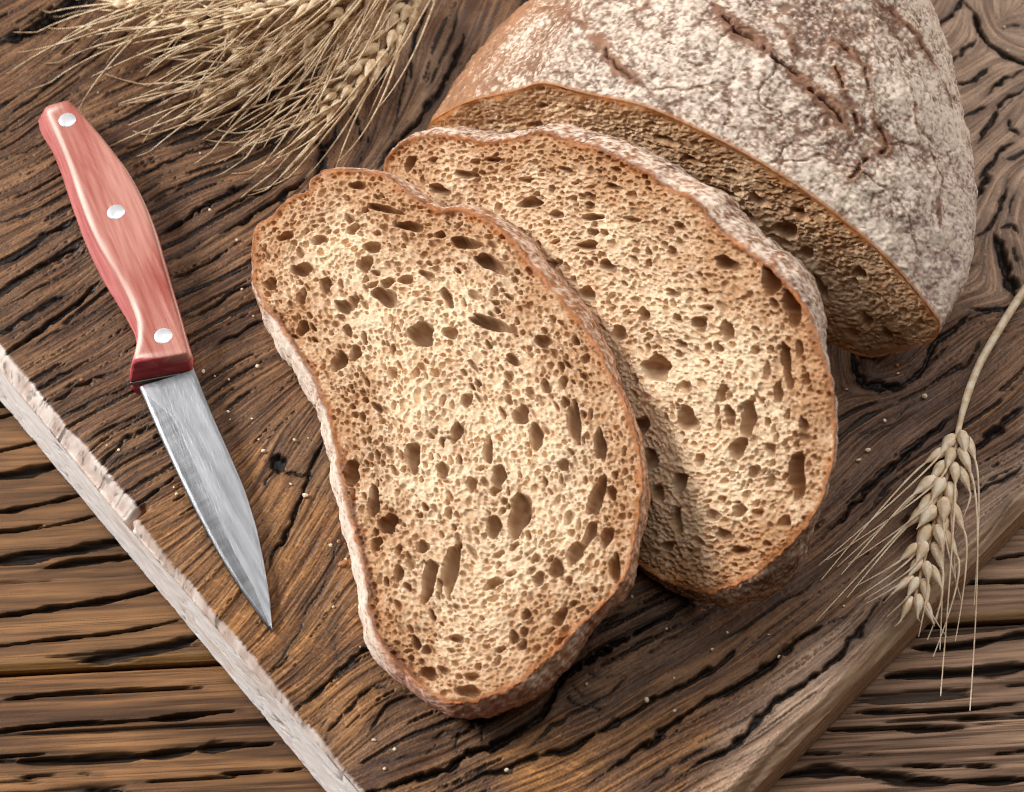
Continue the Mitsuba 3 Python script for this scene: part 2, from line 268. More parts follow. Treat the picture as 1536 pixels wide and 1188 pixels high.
def build_board():
    def axis(a, lo, hi):
        return np.concatenate([np.arange(lo, a[0] - .004, .008), a, np.arange(a[-1] + .006, hi, .008)])
    ax = axis(gx, POLY[:, 0].min() - .01, POLY[:, 0].max() + .012); ay = axis(gy, POLY[:, 1].min() - .01, POLY[:, 1].max() + .012)
    X, Y = np.meshgrid(ax, ay); P = np.stack([X, Y], -1).reshape(-1, 2)
    fy, fx = np.clip((Y - GY0) / GS, 0, SH[0] - 1), np.clip((X - GX0) / GS, 0, SH[1] - 1)
    refl = lambda v, n: np.abs((v + n) % (2 * n) - n)
    iy = refl(np.rint((Y - GY0) / GS).astype(int) - (SH[0] - 1), SH[0] - 1) ; ix = refl(np.rint((X - GX0) / GS).astype(int) - (SH[1] - 1), SH[1] - 1)
    iy = (SH[0] - 1) - iy; ix = (SH[1] - 1) - ix
    iy = np.clip(iy, 0, SH[0] - 1); ix = np.clip(ix, 0, SH[1] - 1)
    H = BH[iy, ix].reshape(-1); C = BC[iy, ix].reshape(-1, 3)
    sd, bi, near = poly_sdf(P, POLY)
    keep = sd <= 0
    nr, nc = len(ay), len(ax)
    K = keep.reshape(nr, nc)
    q = K[:-1, :-1] | K[1:, :-1] | K[:-1, 1:] | K[1:, 1:]
    snap = (~keep)
    P = np.where(snap[:, None], near, P); sd = np.where(snap, 0, sd)
    dl = (P - lL[0]) @ nLn                                  # negative inside, distance to the left end line
    along = (P - CORNER) @ dL
    # worn pale band along the left end: width varies, with a step where a chip is missing
    nz = np.interp(along, np.linspace(-.1, .6, 300), ndi.gaussian_filter1d(np.random.default_rng(5).standard_normal(300), 1.2)) 
    chip = (CORNER[None] * 0 + at(193, 775)[:2] - CORNER)[0] @ dL if False else (at(193, 775)[:2] - CORNER) @ dL
    wband = np.where(along > chip, .0046, .0019) + .0007 * nz
    band = sst(-.0004, .0004, dl + wband + .0002 * H * 1e3)
    t = np.clip((dl + wband) / wband, 0, 1)
    Z = ZB + H * (1 - .7 * band) - .005 * (t * (dl > -wband)) ** 1.3
    notch = np.exp(-(((along - chip + .0005) / .0014) ** 2)) * sst(-.009, -.005, dl)
    Z -= .004 * notch
    dr_ = (P - lR[0]) @ nRn
    rr = np.clip((dr_ + .0055) / .0055, 0, 1); Z -= .0055 * rr ** 1.5
    other = sst(-.003, 0, sd) * (1 - sst(-.02, 0, dl)) * (1 - sst(-.02, 0, dr_)); Z -= .002 * other
    pale = mixc(lin(196, 172, 156), lin(232, 218, 206), sst(-1.5, 1.5, n3(np.c_[P, P[:, 0] * 0], .003, 4) * 2.2))
    pale = pale * (1 - .55 * sst(.25, .5, n3(np.c_[P * [1, 1.0], P[:, 0] * 0], .0016, 9)))[:, None]
    wood_in = np.clip((-H - .0006) / .0008, 0, 1)
    pale = mixc(pale, np.broadcast_to(lin(70, 52, 42), pale.shape), .8 * wood_in)
    C = mixc(C, pale, band)
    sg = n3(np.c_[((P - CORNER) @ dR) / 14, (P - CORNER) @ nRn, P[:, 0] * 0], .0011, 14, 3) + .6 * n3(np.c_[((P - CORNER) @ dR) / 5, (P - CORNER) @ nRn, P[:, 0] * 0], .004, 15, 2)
    Z += .00022 * sg * sst(-.012, -.005, dr_) * (dr_ < -.0006)
    gr = mixc(lin(132, 102, 76), lin(216, 186, 154), sst(-.8, .8, sg))  # pale bevel: light on the right edge put into its colour
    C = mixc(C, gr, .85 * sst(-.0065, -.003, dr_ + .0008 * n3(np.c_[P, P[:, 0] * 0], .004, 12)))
    v = np.c_[P, Z]
    used = np.zeros(len(P), bool); i, j = np.nonzero(q); a = i * nc + j
    f = np.vstack([np.c_[a, a + 1, a + nc + 1], np.c_[a, a + nc + 1, a + nc]])
    tri = v[f]; area = np.linalg.norm(np.cross(tri[:, 1] - tri[:, 0], tri[:, 2] - tri[:, 0]), axis=1)
    f = f[area > 1e-10]
    used[f] = True; m = np.cumsum(used) - 1
    v, C, f = v[used], C[used], m[f]
    # side walls
    n = len(POLY); dls = (POLY - lL[0]) @ nLn; drs = (POLY - lR[0]) @ nRn
    isL = (np.abs(dls) < .006) & ((POLY - CORNER) @ dL > .001); isR = (np.abs(drs) < .003) & ~isL
    zt = ZB - np.where(isL, .0049, np.where(isR, .0054, .0024))
    cen = POLY.mean(0); out = POLY - cen; out /= np.linalg.norm(out, axis=1, keepdims=True)
    foot = POLY + out * .001
    bl = fitline(LB); br = fitline(RB)
    offL = np.maximum(0.0005, (bl[0] - POLY) @ nLn); offR = np.maximum(.0005, (br[0] - POLY) @ nRn)
    foot = np.where(isL[:, None], POLY + nLn * offL[:, None], np.where(isR[:, None], POLY + nRn * offR[:, None], foot))
    rows = 40
    ts = np.linspace(0, 1, rows)
    zrow = [np.where(True, zt * (1 - s), 0) for s in ts]
    W = np.stack([np.c_[POLY * (1 - s) + foot * s, z] for s, z in zip(ts, zrow)])
    W[0, :, 2] += .0004
    wp = W.reshape(-1, 3)
    nzl = n3(wp * [1, 1, 1.6], .0035, 31); nzf = n3(wp * [1, 1, 3], .0009, 32)
    cw = mixc(lin(226, 217, 208), lin(243, 239, 234), sst(-.6, .6, nzl + .15 * nzf))
    blot = sst(.15, .5, n3(wp * [1, 1, 1.2], .011, 33)); cw = mixc(cw, np.broadcast_to(lin(206, 180, 160), cw.shape), .5 * blot)
    # hairline drying cracks running along and down the end grain
    al = (wp[:, :2] - CORNER) @ dL
    warp = n3(np.c_[al, al * 0, wp[:, 2]], .012, 41) * .004
    cr1 = np.abs(n3(np.c_[(al + warp) / 1, wp[:, 2] * 3.0 + al * .9, al * 0], .016, 42, 2)); cr2 = np.abs(n3(np.c_[al + warp * 1.5, wp[:, 2] * .8 - al * .5, al * 0 + 3], .011, 43, 2))
    hair = (1 - sst(.008, .040, cr1)) * sst(-.2, .2, n3(np.c_[al, wp[:, 2], al * 0], .02, 44)) + .8 * (1 - sst(.004, .02, cr2)) * sst(.05, .4, n3(np.c_[al, wp[:, 2], al * 0 + 7], .02, 45))
    cw = mixc(cw, np.broadcast_to(lin(92, 74, 64), cw.shape), np.clip(hair, 0, 1) * .85)
    side = mixc(lin(146, 116, 88), lin(204, 174, 144), sst(-.6, .6, n3(np.c_[(wp[:, :2] - CORNER) @ dR / 8, (wp[:, :2] - CORNER) @ nRn, wp[:, 2]], .0016, 46)))
    cw = np.where(np.tile(isL, rows)[:, None], cw, side)
    rel = np.where(np.tile(isL, rows), -.0006 * np.clip(hair, 0, 1) + .00025 * nzl, .0003 * nzf)
    nn = np.where(isL[:, None], nLn, np.where(isR[:, None], nRn, out)); wp[:, :2] += np.tile(nn, (rows, 1)) * rel[:, None]
    fw = grid_faces(rows, n, True)
    bott = np.c_[foot, np.full(n, .0006)]; nb = len(v) + len(wp)
    cidx = nb; vb = np.array([[*cen, .0006]]); ring = len(v) + (rows - 1) * n + np.arange(n)
    fb = np.c_[ring, np.roll(ring, -1), np.full(n, cidx)]
    V = np.vstack([v, wp, vb]); CC = np.vstack([C, cw, [[.1, .07, .05]]])
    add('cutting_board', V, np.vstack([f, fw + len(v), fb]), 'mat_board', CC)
build_board()
tag('cutting_board', 'thick weathered wooden cutting board with pale worn left end under the bread and knife', 'cutting board')

# ---------------------------------------------------------------- table of rough planks
PD = at(1490, 928, 0)[:2] - at(160, 997, 0)[:2]; PD /= np.linalg.norm(PD); PN = np.array([-PD[1], PD[0]])
PO = at(160, 997, 0)[:2]
PW = 0.105
TCR = {  # traced cracks of the table: (points, width mm)
 'a': [([(0,250+560*0+ 0),(1,251)],.3)]}
TC = [([(-40,600),(30,590),(85,575)],1.6), ([(-40,625),(0,622),(35,608)],1.2), ([(-30,680),(30,665),(75,655)],.9), ([(-30,712),(40,705),(95,690)],3.0), ([(-30,768),(40,757),(120,738)],1.8), ([(-30,795),(30,790),(60,785)],.9),
 ([(-30,798),(60,788),(150,768)],1.0), ([(-30,840),(70,828),(130,818),(190,806)],3.4), ([(60,850),(130,838),(200,832)],1.8), ([(-30,925),(60,912),(170,895),(275,868)],1.7), ([(-30,970),(90,955),(180,945),(290,922)],1.0),
 ([(120,988),(200,975),(260,965),(300,950)],3.2), ([(-30,1052),(60,1040),(150,1035),(300,1028)],1.5), ([(-30,1098),(80,1085),(200,1078),(360,1062)],1.4), ([(-30,1138),(80,1138),(200,1132),(300,1120),(425,1112)],2.6), ([(-30,1133),(40,1130),(90,1126)],.8), ([(20,1165),(100,1158),(150,1160)],.7), ([(330,1158),(400,1155),(460,1150)],.8), ([(120,1180),(200,1188)],1.0), ([(200,1170),(300,1165),(380,1160)],.5),
 ([(1370,968),(1440,966),(1500,955),(1560,945)],2.2), ([(1330,1012),(1400,1008),(1480,1005),(1560,992)],2.6), ([(1270,1065),(1340,1065),(1420,1062),(1530,1052)],1.4), ([(1240,1092),(1320,1090),(1400,1090),(1450,1088)],1.5), ([(1440,1075),(1560,1066)],1.0), ([(1340,1145),(1400,1146),(1500,1147)],1.2), ([(1160,1165),(1230,1155),(1300,1158),(1380,1168),(1560,1165)],2.6), ([(1200,1128),(1270,1128),(1330,1130)],.5), ([(1490,1128),(1560,1122)],1.0), ([(1505,1027),(1560,1022)],.8), ([(1420,935),(1500,930)],.5), ([(1450,870),(1560,868)],1.2), ([(1490,835),(1560,825)],1.0),
 ([(1180,1200),(1300,1190),(1500,1195)],.8)]
TCP = [(spline(np.array([at(x, y, 0)[:2] for x, y in p]), .0006), w) for p, w in TC]
tcp = np.vstack([p for p, w in TCP]); tcw = np.concatenate([w * .5e-3 * np.minimum(1, np.minimum(np.linspace(0, 1, len(p)), np.linspace(1, 0, len(p))) * 5 + .2) * (1 + .3 * np.interp(np.arange(len(p)), np.arange(0, len(p) + 12, 10), np.random.default_rng(len(p)).standard_normal(len(np.arange(0, len(p) + 12, 10))))) for p, w in TCP])
tree_t = cKDTree(tcp)
def build_plank(k, key):
    v0, v1 = (k - 1) * PW + .0006, k * PW - .0006                       # across, measured along PN from the joint
    fine_u = np.arange(-.095, .375, .0012); au = np.concatenate([np.arange(-.55, -.095, .01), fine_u, np.arange(.38, .9, .01)])
    vis = k in (-1, 0, 1, 2)
    av = np.arange(v0, v1, .0005 if vis else .006); av = np.append(av[:-1], v1)
    if not vis: au = np.arange(-.55, .9, .01)
    sh = (len(av), len(au)); U, V = np.meshgrid(au, av)
    P = PO + U[..., None] * PD + V[..., None] * PN
    # cull of hidden detail: nothing is cut away, the board only covers it
    warp = .0016 * gnoise(sh, (50, 150), 200 + k) + .0004 * gnoise(sh, (14, 60), 230 + k)
    def streak(across, along, seed, octs=3):
        p = np.stack([U / along, (V + warp) / across, np.full(sh, seed * 3.7)], -1)
        return meshkit.fbm(p, octs, seed) * 4 - 2
    med, fine, wide = streak(.0020, .06, 300 + k), streak(.0010, .03, 320 + k, 3), streak(.009, .12, 340 + k, 2)
    crk = sst(.95, 1.1, streak(.0034, .07, 360 + k, 2) + .3 * fine)
    dpt = crk * .0011
    d, i = tree_t.query(P.reshape(-1, 2), distance_upper_bound=.006); ok = np.isfinite(d); i = np.where(ok, i, 0); d = np.where(ok, d, 1)
    rag = (1 + .45 * np.clip(fine + .5 * med, -1.6, 1.6)).reshape(-1)
    pr = np.where(ok, 1 - sst(.75, 1.2, d / (tcw[i] * np.maximum(rag, .3))), 0).reshape(sh)
    halo = np.where(ok, np.exp(-np.maximum(d - tcw[i], 0) / .0012), 0).reshape(sh)
    dpt = np.maximum(dpt, pr * (.0032 - .0018 * np.clip(np.where(ok, d / tcw[i], 1), 0, 1).reshape(sh)) * (1 + .25 * np.clip(fine, -1.5, 1.5)))
    edge = np.minimum(U * 0 + V - v0, v1 - V)
    Z = .00016 * med + .00010 * fine - dpt - .0018 * (1 - sst(0, .0022, edge)) - (.0012 if k == 0 else 0) * sst(.006, 0, edge)
    Z -= .0022
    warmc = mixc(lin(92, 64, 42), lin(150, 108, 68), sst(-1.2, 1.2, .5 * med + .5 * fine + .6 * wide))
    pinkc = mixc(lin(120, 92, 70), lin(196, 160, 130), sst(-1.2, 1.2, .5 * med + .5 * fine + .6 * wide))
    rt = sst(.12, .30, U)  # planks turn pinker to the right: sheen from that side painted in
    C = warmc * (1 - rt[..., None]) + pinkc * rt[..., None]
    C = C * (1 + .22 * np.clip(fine, -1.5, 1.5))[..., None] * (1 - .45 * halo * (1 - pr))[..., None]
    if k == 0: C = C * np.array([.92, .9, .9])
    gl = sst(.0045, .0015, v1 - V if k == 99 else (V - v0)) * (k == 1)
    C = mixc(C, np.broadcast_to(lin(150, 112, 60), C.shape), gl * .6)
    C = mixc(C, np.broadcast_to(lin(18, 14, 12), C.shape) * (1 + .5 * np.clip(fine, -1.5, 1.5))[..., None], np.maximum(pr, crk * .9) * .97)
    v = np.c_[P.reshape(-1, 2), Z.reshape(-1)]; c = C.reshape(-1, 3)
    # drop the quads that lie well under the board: the board stands on them
    f = grid_faces(*sh)
    sd = np.minimum(-(v[:, :2] - lL[0]) @ nLn, -(v[:, :2] - lR[0]) @ nRn)      # > 0 under the board
    f = f[~(sd[f].min(1) > .03)]
    # skirt and underside
    ring = np.concatenate([np.arange(sh[1]), np.arange(1, sh[0]) * sh[1] + sh[1] - 1, (sh[0] - 1) * sh[1] + np.arange(sh[1] - 2, -1, -1), np.arange(sh[0] - 2, 0, -1) * sh[1]])
    b = v[ring].copy(); b[:, 2] = -.032; nb = len(ring); o = len(v); r2i = np.roll(np.arange(nb), -1)
    fs = np.vstack([np.c_[ring, o + np.arange(nb), o + r2i], np.c_[ring, o + r2i, ring[r2i]]])
    top = np.array([[*(PO + .17 * PD + (v0 + v1) / 2 * PN), -.032]])
    fbm_ = np.c_[o + r2i, o + np.arange(nb), np.full(nb, o + nb)]
    # a plain sheet under the culled part so that the plank stays whole
    vv = np.vstack([v, b, top]); cc = np.vstack([c, c[ring] * .7, [[.08, .05, .03]]])
    ff = np.vstack([f, fs, fbm_])
    m = np.zeros(len(vv), bool); m[ff] = True; ix = np.cumsum(m) - 1
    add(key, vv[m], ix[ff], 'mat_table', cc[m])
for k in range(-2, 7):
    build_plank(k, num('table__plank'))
tag('table', 'rough brown plank table with dark cracks showing at both lower corners', 'table')

# ---------------------------------------------------------------- bread
vc_mat('mat_crumb', rough=0.55, spec=0.28)
vc_mat('mat_crust', rough=0.62, spec=0.25)
CRUMB_HI, CRUMB_LO = lin(238, 209, 172), lin(184, 139, 98)
BROWN, DARKB, ORANGE, FLOUR = lin(158, 104, 66), lin(98, 56, 32), lin(206, 138, 78), lin(239, 222, 201)

class Plane:
    """a frame: origin o, axes u, v in the plane and the normal n towards the viewer"""
    def __init__(self, o, u, v):
        self.o = np.asarray(o, float); self.u = u / np.linalg.norm(u); n = np.cross(self.u, v); self.n = n / np.linalg.norm(n); self.v = np.cross(self.n, self.u)
    def px(self, x, y):
        p = on_plane(x, y, self.o, self.n) - self.o; return np.array([p @ self.u, p @ self.v])
    def w(self, ab, h=0.0):
        return self.o + ab[..., :1] * self.u + ab[..., 1:2] * self.v + np.asarray(h)[..., None] * self.n

def crumb_heights(P, shape, step, sd, tang, big, seed, nsc=1.0):
    """a cut through foam: every bubble that reaches the cut leaves a cavity; P (n,2) grid points"""
    r = np.random.default_rng(seed); nr, nc = shape
    Z = np.zeros(shape, np.float32); x0, y0 = P[0]
    sdg = sd.reshape(shape); tg = tang.reshape(shape)
    dens = gfbm(shape, 9e-3 / step, seed + 5, 2)
    def carve(cx, cy, ra, rb, ang, zc, rc, rough=.18):
        R = max(ra, rb) * 1.25; j0, j1 = int((cx - R - x0) / step), int((cx + R - x0) / step) + 2; i0, i1 = int((cy - R - y0) / step), int((cy + R - y0) / step) + 2
        j0, i0 = max(j0, 0), max(i0, 0); j1, i1 = min(j1, nc), min(i1, nr)
        if j1 <= j0 or i1 <= i0: return
        xx = x0 + np.arange(j0, j1) * step - cx; yy = (y0 + np.arange(i0, i1) * step - cy)[:, None]
        c, s = math.cos(ang), math.sin(ang); a, b = (xx * c + yy * s) / ra, (-xx * s + yy * c) / rb
        if rough:
            th = np.arctan2(b, a); ph = r.uniform(0, 6.28, 3)
            k = 1 + rough * (.6 * np.sin(2 * th + ph[0]) + .5 * np.sin(3 * th + ph[1]) + .35 * np.sin(5 * th + ph[2])); q = (a * a + b * b) / k ** 2
        else: q = a * a + b * b
        h = np.sqrt(np.maximum(1 - q, 0)); sub = Z[i0:i1, j0:j1]
        bot, top = zc - rc * h, zc + rc * h
        m = (q < 1) & (top >= sub - 1e-5) & (bot < sub)
        sub[m] = bot[m]
    area = (sdg < 0).sum() * step * step
    for cx, cy, ra, rb, ang in big:
        carve(cx, cy, ra * 1.08, rb * 1.08, ang, -0.05 * min(ra, rb), min(.0085, 2.0 * math.sqrt(ra * rb)), .2)
    # bubbles packed side by side, the larger ones first, so that thin walls stand between them
    occ = np.zeros(shape, bool); gap = .00020 / step
    def fill(cx, cy, ra, rb, ang, test):
        R = max(ra, rb) / step + gap + 1; ci, cj = (cy - y0) / step, (cx - x0) / step
        i0, i1, j0, j1 = int(ci - R), int(ci + R) + 2, int(cj - R), int(cj + R) + 2
        if i0 < 0 or j0 < 0 or i1 > nr or j1 > nc: return False
        yy, xx = (np.arange(i0, i1) - ci)[:, None], np.arange(j0, j1) - cj; c, s_ = math.cos(ang), math.sin(ang)
        q = ((xx * c + yy * s_) / (ra / step + gap)) ** 2 + ((-xx * s_ + yy * c) / (rb / step + gap)) ** 2 < 1
        w = occ[i0:i1, j0:j1]
        if test and (w & q).sum() > .10 * q.sum(): return False
        w |= q; return True
    for cx, cy, ra, rb, ang in big: fill(cx, cy, ra, rb, ang, False)
    size = .5 + .5 * np.tanh(gfbm(shape, 14e-3 / step, seed + 6, 2))
    for rad, frac, el, jit in ((1.5e-3, .10, .9, .3), (1.0e-3, .95, .9, .35), (.70e-3, 2.1, .8, .45), (.48e-3, 2.4, .6, .6), (.34e-3, 2.2, .3, 1.0)):
        n = int(frac * nsc * area / (math.pi * rad * rad))
        ii = r.integers(0, nr, 3 * n); jj = r.integers(0, nc, 3 * n); ok = (sdg[ii, jj] < -.0007 - .55 * rad) & ~occ[ii, jj]
        pr = np.clip(.8 + .3 * dens[ii, jj], .3, 1) * (1 if rad < 9e-4 else .35 + .65 * size[ii, jj]); ok &= r.random(3 * n) < pr
        ii, jj = ii[ok][:n], jj[ok][:n]
        for i, j in zip(ii, jj):
            if occ[i, j]: continue
            s = rad * math.exp(.22 * r.standard_normal()) * (.65 + .35 * min(1, -sdg[i, j] / .008)); e = 1 + el * abs(r.standard_normal())
            cx, cy, ra, rb, an = x0 + j * step, y0 + i * step, s * math.sqrt(e), s / math.sqrt(e), tg[i, j] + jit * .7 * r.standard_normal()
            if fill(cx, cy, ra, rb, an, True): carve(cx, cy, ra, rb, an, -s * r.uniform(-.15, .25), s * r.choice([.6, .95, 1.4, 2.0]) * r.uniform(.8, 1.2), .22 if rad > 6e-4 else .1)
    return Z

def crumb_colour(P, sd, Z, seed, rim_brown, tone=1.0):
    """crumb: cream, tanner towards the baked rim. rim_brown (n,) says how dark the rim is baked there"""
    p3 = np.c_[P, P[:, 0] * 0]; d = -sd
    a = n3(p3, .012, seed, 3); b = n3(p3, .0016, seed + 1, 2)
    C = mixc(CRUMB_LO, CRUMB_HI, sst(-.8, .8, .6 * a + .6 * b + .8 * (sst(.004, .03, d) - .6))) * tone
    film_shade = sst(.0004, .0022, -Z)                       # darker with depth: pore shade painted over a slightly browner film
    C = C * (1 - film_shade[:, None] * np.array([.42, .47, .50]))
    wv = .0022 * n3(p3, .006, seed + 2) + .0008 * b
    t1 = np.exp(-np.maximum(d + wv, 0) / (.0024 * (.6 + .7 * rim_brown))); t2 = 1 - sst(.0006, .0022, d + wv - .0012 * rim_brown)
    C = mixc(C, np.broadcast_to(lin(186, 124, 74), C.shape), .62 * t1)
    C = mixc(C, mixc(lin(176, 112, 60), DARKB, np.clip(.75 * rim_brown + .35 * n3(p3, .005, seed + 3) + .5 * n3(p3, .0013, seed + 4, 2) + .1, 0, 1)), np.clip(t2, 0, 1) * .85)
    return C

def slice_face(key, pl, outline_px, big_px, seed, step, rimf, relief=1.0, nsc=1.0, tone=1.0):
    O = spline(np.array([pl.px(x, y) for x, y in outline_px]), .0008, True)
    nn = n3(np.c_[O, O[:, 0] * 0], .004, seed + 60); t = np.roll(O, -1, 0) - np.roll(O, 1, 0); t /= np.linalg.norm(t, axis=1, keepdims=True)
    nn = nn * .0007 + .00035 * n3(np.c_[O, O[:, 0] * 0], .0016, seed + 61, 2)
    O = O + np.stack([-t[:, 1], t[:, 0]], 1) * nn[:, None]
    lo, hi = O.min(0) - 3 * step, O.max(0) + 3 * step
    xs, ys = np.arange(lo[0], hi[0], step), np.arange(lo[1], hi[1], step)
    X, Y = np.meshgrid(xs, ys); P = np.stack([X, Y], -1).reshape(-1, 2); sh = X.shape
    sd, bi, near = poly_sdf(P, O)
    smooth_sd = ndi.gaussian_filter(sd.reshape(sh), .006 / step); gy_, gx_ = np.gradient(smooth_sd); tang = np.arctan2(gx_, -gy_).reshape(-1)
    big = []
    for b in big_px:
        x, y, rx, ry = b[:4]; an = math.radians(b[4] if len(b) > 4 else 0); c = pl.px(x, y)
        e1 = pl.px(x + rx * math.cos(an), y + rx * math.sin(an)) - c; e2 = pl.px(x - ry * math.sin(an), y + ry * math.cos(an)) - c
        big.append((c[0], c[1], np.linalg.norm(e1), np.linalg.norm(e2), math.atan2(e1[1], e1[0])))
    Z = crumb_heights(P, sh, step, sd, tang, big, seed, nsc) * relief
    Z = ndi.gaussian_filter(Z, .35).astype(float)
    Z += .00005 * gnoise(sh, 1, seed + 8) + .00010 * gnoise(sh, 2.5, seed + 9) + .00014 * gnoise(sh, 7, seed + 11) + .0004 * gnoise(sh, 30, seed + 10)
    keep = sd.reshape(sh) <= 0
    q = keep[:-1, :-1] | keep[1:, :-1] | keep[:-1, 1:] | keep[1:, 1:]
    Pn = np.where(keep.reshape(-1, 1), P, near); sdn = np.minimum(sd, 0); Zf = Z.reshape(-1)
    Zf = Zf * sst(0, .0016, -sdn) + .0002
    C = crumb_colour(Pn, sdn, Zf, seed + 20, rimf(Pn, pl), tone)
    nc = sh[1]; i, j = np.nonzero(q); a = i * nc + j
    f = np.vstack([np.c_[a, a + 1, a + nc + 1], np.c_[a, a + nc + 1, a + nc]])
    v = pl.w(Pn, Zf); tri = v[f]; ar = np.linalg.norm(np.cross(tri[:, 1] - tri[:, 0], tri[:, 2] - tri[:, 0]), axis=1); f = f[ar > 1e-11]
    m = np.zeros(len(v), bool); m[f] = True; ix = np.cumsum(m) - 1
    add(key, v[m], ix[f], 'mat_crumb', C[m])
    return O

def crust_colour(p, flour, seed, brown=None, grain=.0009):
    """baked crust dusted with flour; flour (n,) from 0 to 1 says how much lies there"""
    a = n3(p, .009, seed, 3); b = n3(p, .0022, seed + 1, 2); c = n3(p, grain, seed + 2, 2)
    base = mixc(DARKB, BROWN, sst(-.7, .6, a + .4 * b)) if brown is None else brown * (1 + .35 * b + .2 * a)[:, None]
    f = sst(.10, 1.0, np.clip(flour, 0, 1.2) + .30 * a + .34 * b + .85 * c - .10)
    fl = FLOUR * (1 - .16 * sst(-.2, .8, n3(p, .0015, seed + 7, 2)))[:, None]
    return base * (1 - .93 * f[:, None]) + fl * .93 * f[:, None]

def slice_crust(key, pl, O, thick, flare, flourf, seed, brownf=None):
    """the band of crust round the slice and its back: from the rim of the cut down to the back, which is wider by flare (n,)"""
    n = len(O); t = np.roll(O, -1, 0) - np.roll(O, 1, 0); t /= np.linalg.norm(t, axis=1, keepdims=True)
    area = .5 * np.sum(O[:, 0] * np.roll(O[:, 1], -1) - np.roll(O[:, 0], -1) * O[:, 1]); nrm = np.stack([t[:, 1], -t[:, 0]], 1) * np.sign(area)
    nrm = ndi.gaussian_filter1d(nrm, 4, axis=0, mode='wrap')
    prof = [(-.0008, -.0002), (-.0004, .0002), (.0000, .0002), (.0004, -.0001)]
    rows = 34; R = []
    for a, h in prof: R.append(pl.w(O + nrm * a, np.full(n, h)))
    for k in range(1, rows):
        s = k / (rows - 1); bulge = .0016 * math.sin(math.pi * min(1, s * 1.0)) * (1 if s < 1 else 0)
        R.append(pl.w(O + nrm * (.0004 + flare * s ** .8 + bulge)[:, None], -thick * s))
    for a in (-.001, -.004): R.append(pl.w(O + nrm * (flare + a)[:, None], np.full(n, 0) - thick - .0003))
    V = np.stack(R); v = V.reshape(-1, 3); rr = len(R)
    sI = np.repeat(np.clip((np.arange(rr) - 2) / rows, 0, 1), n)
    d1 = n3(v, .006, seed, 3); d2 = n3(v, .0016, seed + 1, 2); d3 = n3(v, .0008, seed + 2, 1)
    nn = (nrm[:, :1] * pl.u + nrm[:, 1:] * pl.v); amp = sst(0, .12, sI)
    v = v + (pl.n * .00028 + np.tile(nn, (rr, 1)) * .0003) * ((d2 + d3) * (1 - amp) * (np.arange(len(v)) >= n))[:, None]
    v = v + np.tile(nn, (rr, 1)) * ((.0007 * d1 + .00022 * d2 + .00016 * d3) * amp)[:, None]
    cen = pl.w(O.mean(0)[None], np.array([-thick.mean() - .0003])); fc = (rr - 1) * n + np.arange(n)
    fl = flourf(np.tile(O, (rr, 1)), sI) if callable(flourf) else np.full(len(v), flourf)
    C = crust_colour(v, fl, seed + 5, brownf(np.tile(O, (rr, 1))) if brownf else None)
    rim = 1 - sst(.0, .10, sI + .05 * n3(v, .004, seed + 8))
    rc = mixc(DARKB, lin(182, 110, 58), sst(-.5, .5, n3(v, .008, seed + 9) + .7 * d3 + .4 * d2))
    C = mixc(C, rc, rim * .9)
    f = np.vstack([grid_faces(rr, n, True), np.c_[fc, np.roll(fc, -1), np.full(n, len(v))]])
    v = np.maximum(np.vstack([v, cen]), [-9, -9, ZB + .0003]); C = np.vstack([C, [BROWN]])
    add(key, v, f[:, ::-1] if area > 0 else f, 'mat_crust', C)

# --- front slice
S1 = [(380,415),(381,368),(387,338),(408,326),(436,297),(462,287),(468,271),(494,256),(530,255),(572,262),(600,279),(643,309),(662,316),(686,313),(717,325),(738,335),(765,356),(800,398),(835,440),(868,480),(900,527),(920,568),(937,605),(952,650),(961,700),(962,735),(957,780),(948,822),(940,853),(923,887),(889,921),(839,970),(793,1013),(734,1045),(687,1054),(649,1041),(612,1013),(578,975),(557,928),(550,874),(540,823),(523,760),(508,693),(496,636),(473,574),(441,521),(406,468),(389,444)]
def lean_plane(pa, pb, z, deg, toward):
    a, b = at(*pa, z), at(*pb, z); u = (b - a) / np.linalg.norm(b - a); h = np.cross([0, 0, 1], u); h *= np.sign(h @ (at(*toward, z) - a))
    v = h * math.cos(math.radians(deg)) + np.array([0, 0, math.sin(math.radians(deg))])
    p = Plane(a, u, v)
    if p.n[2] < 0: p = Plane(a, -u, v)
    return p
P1 = lean_plane((400, 460), (552, 900), ZB + .0135, 20, (900, 600))
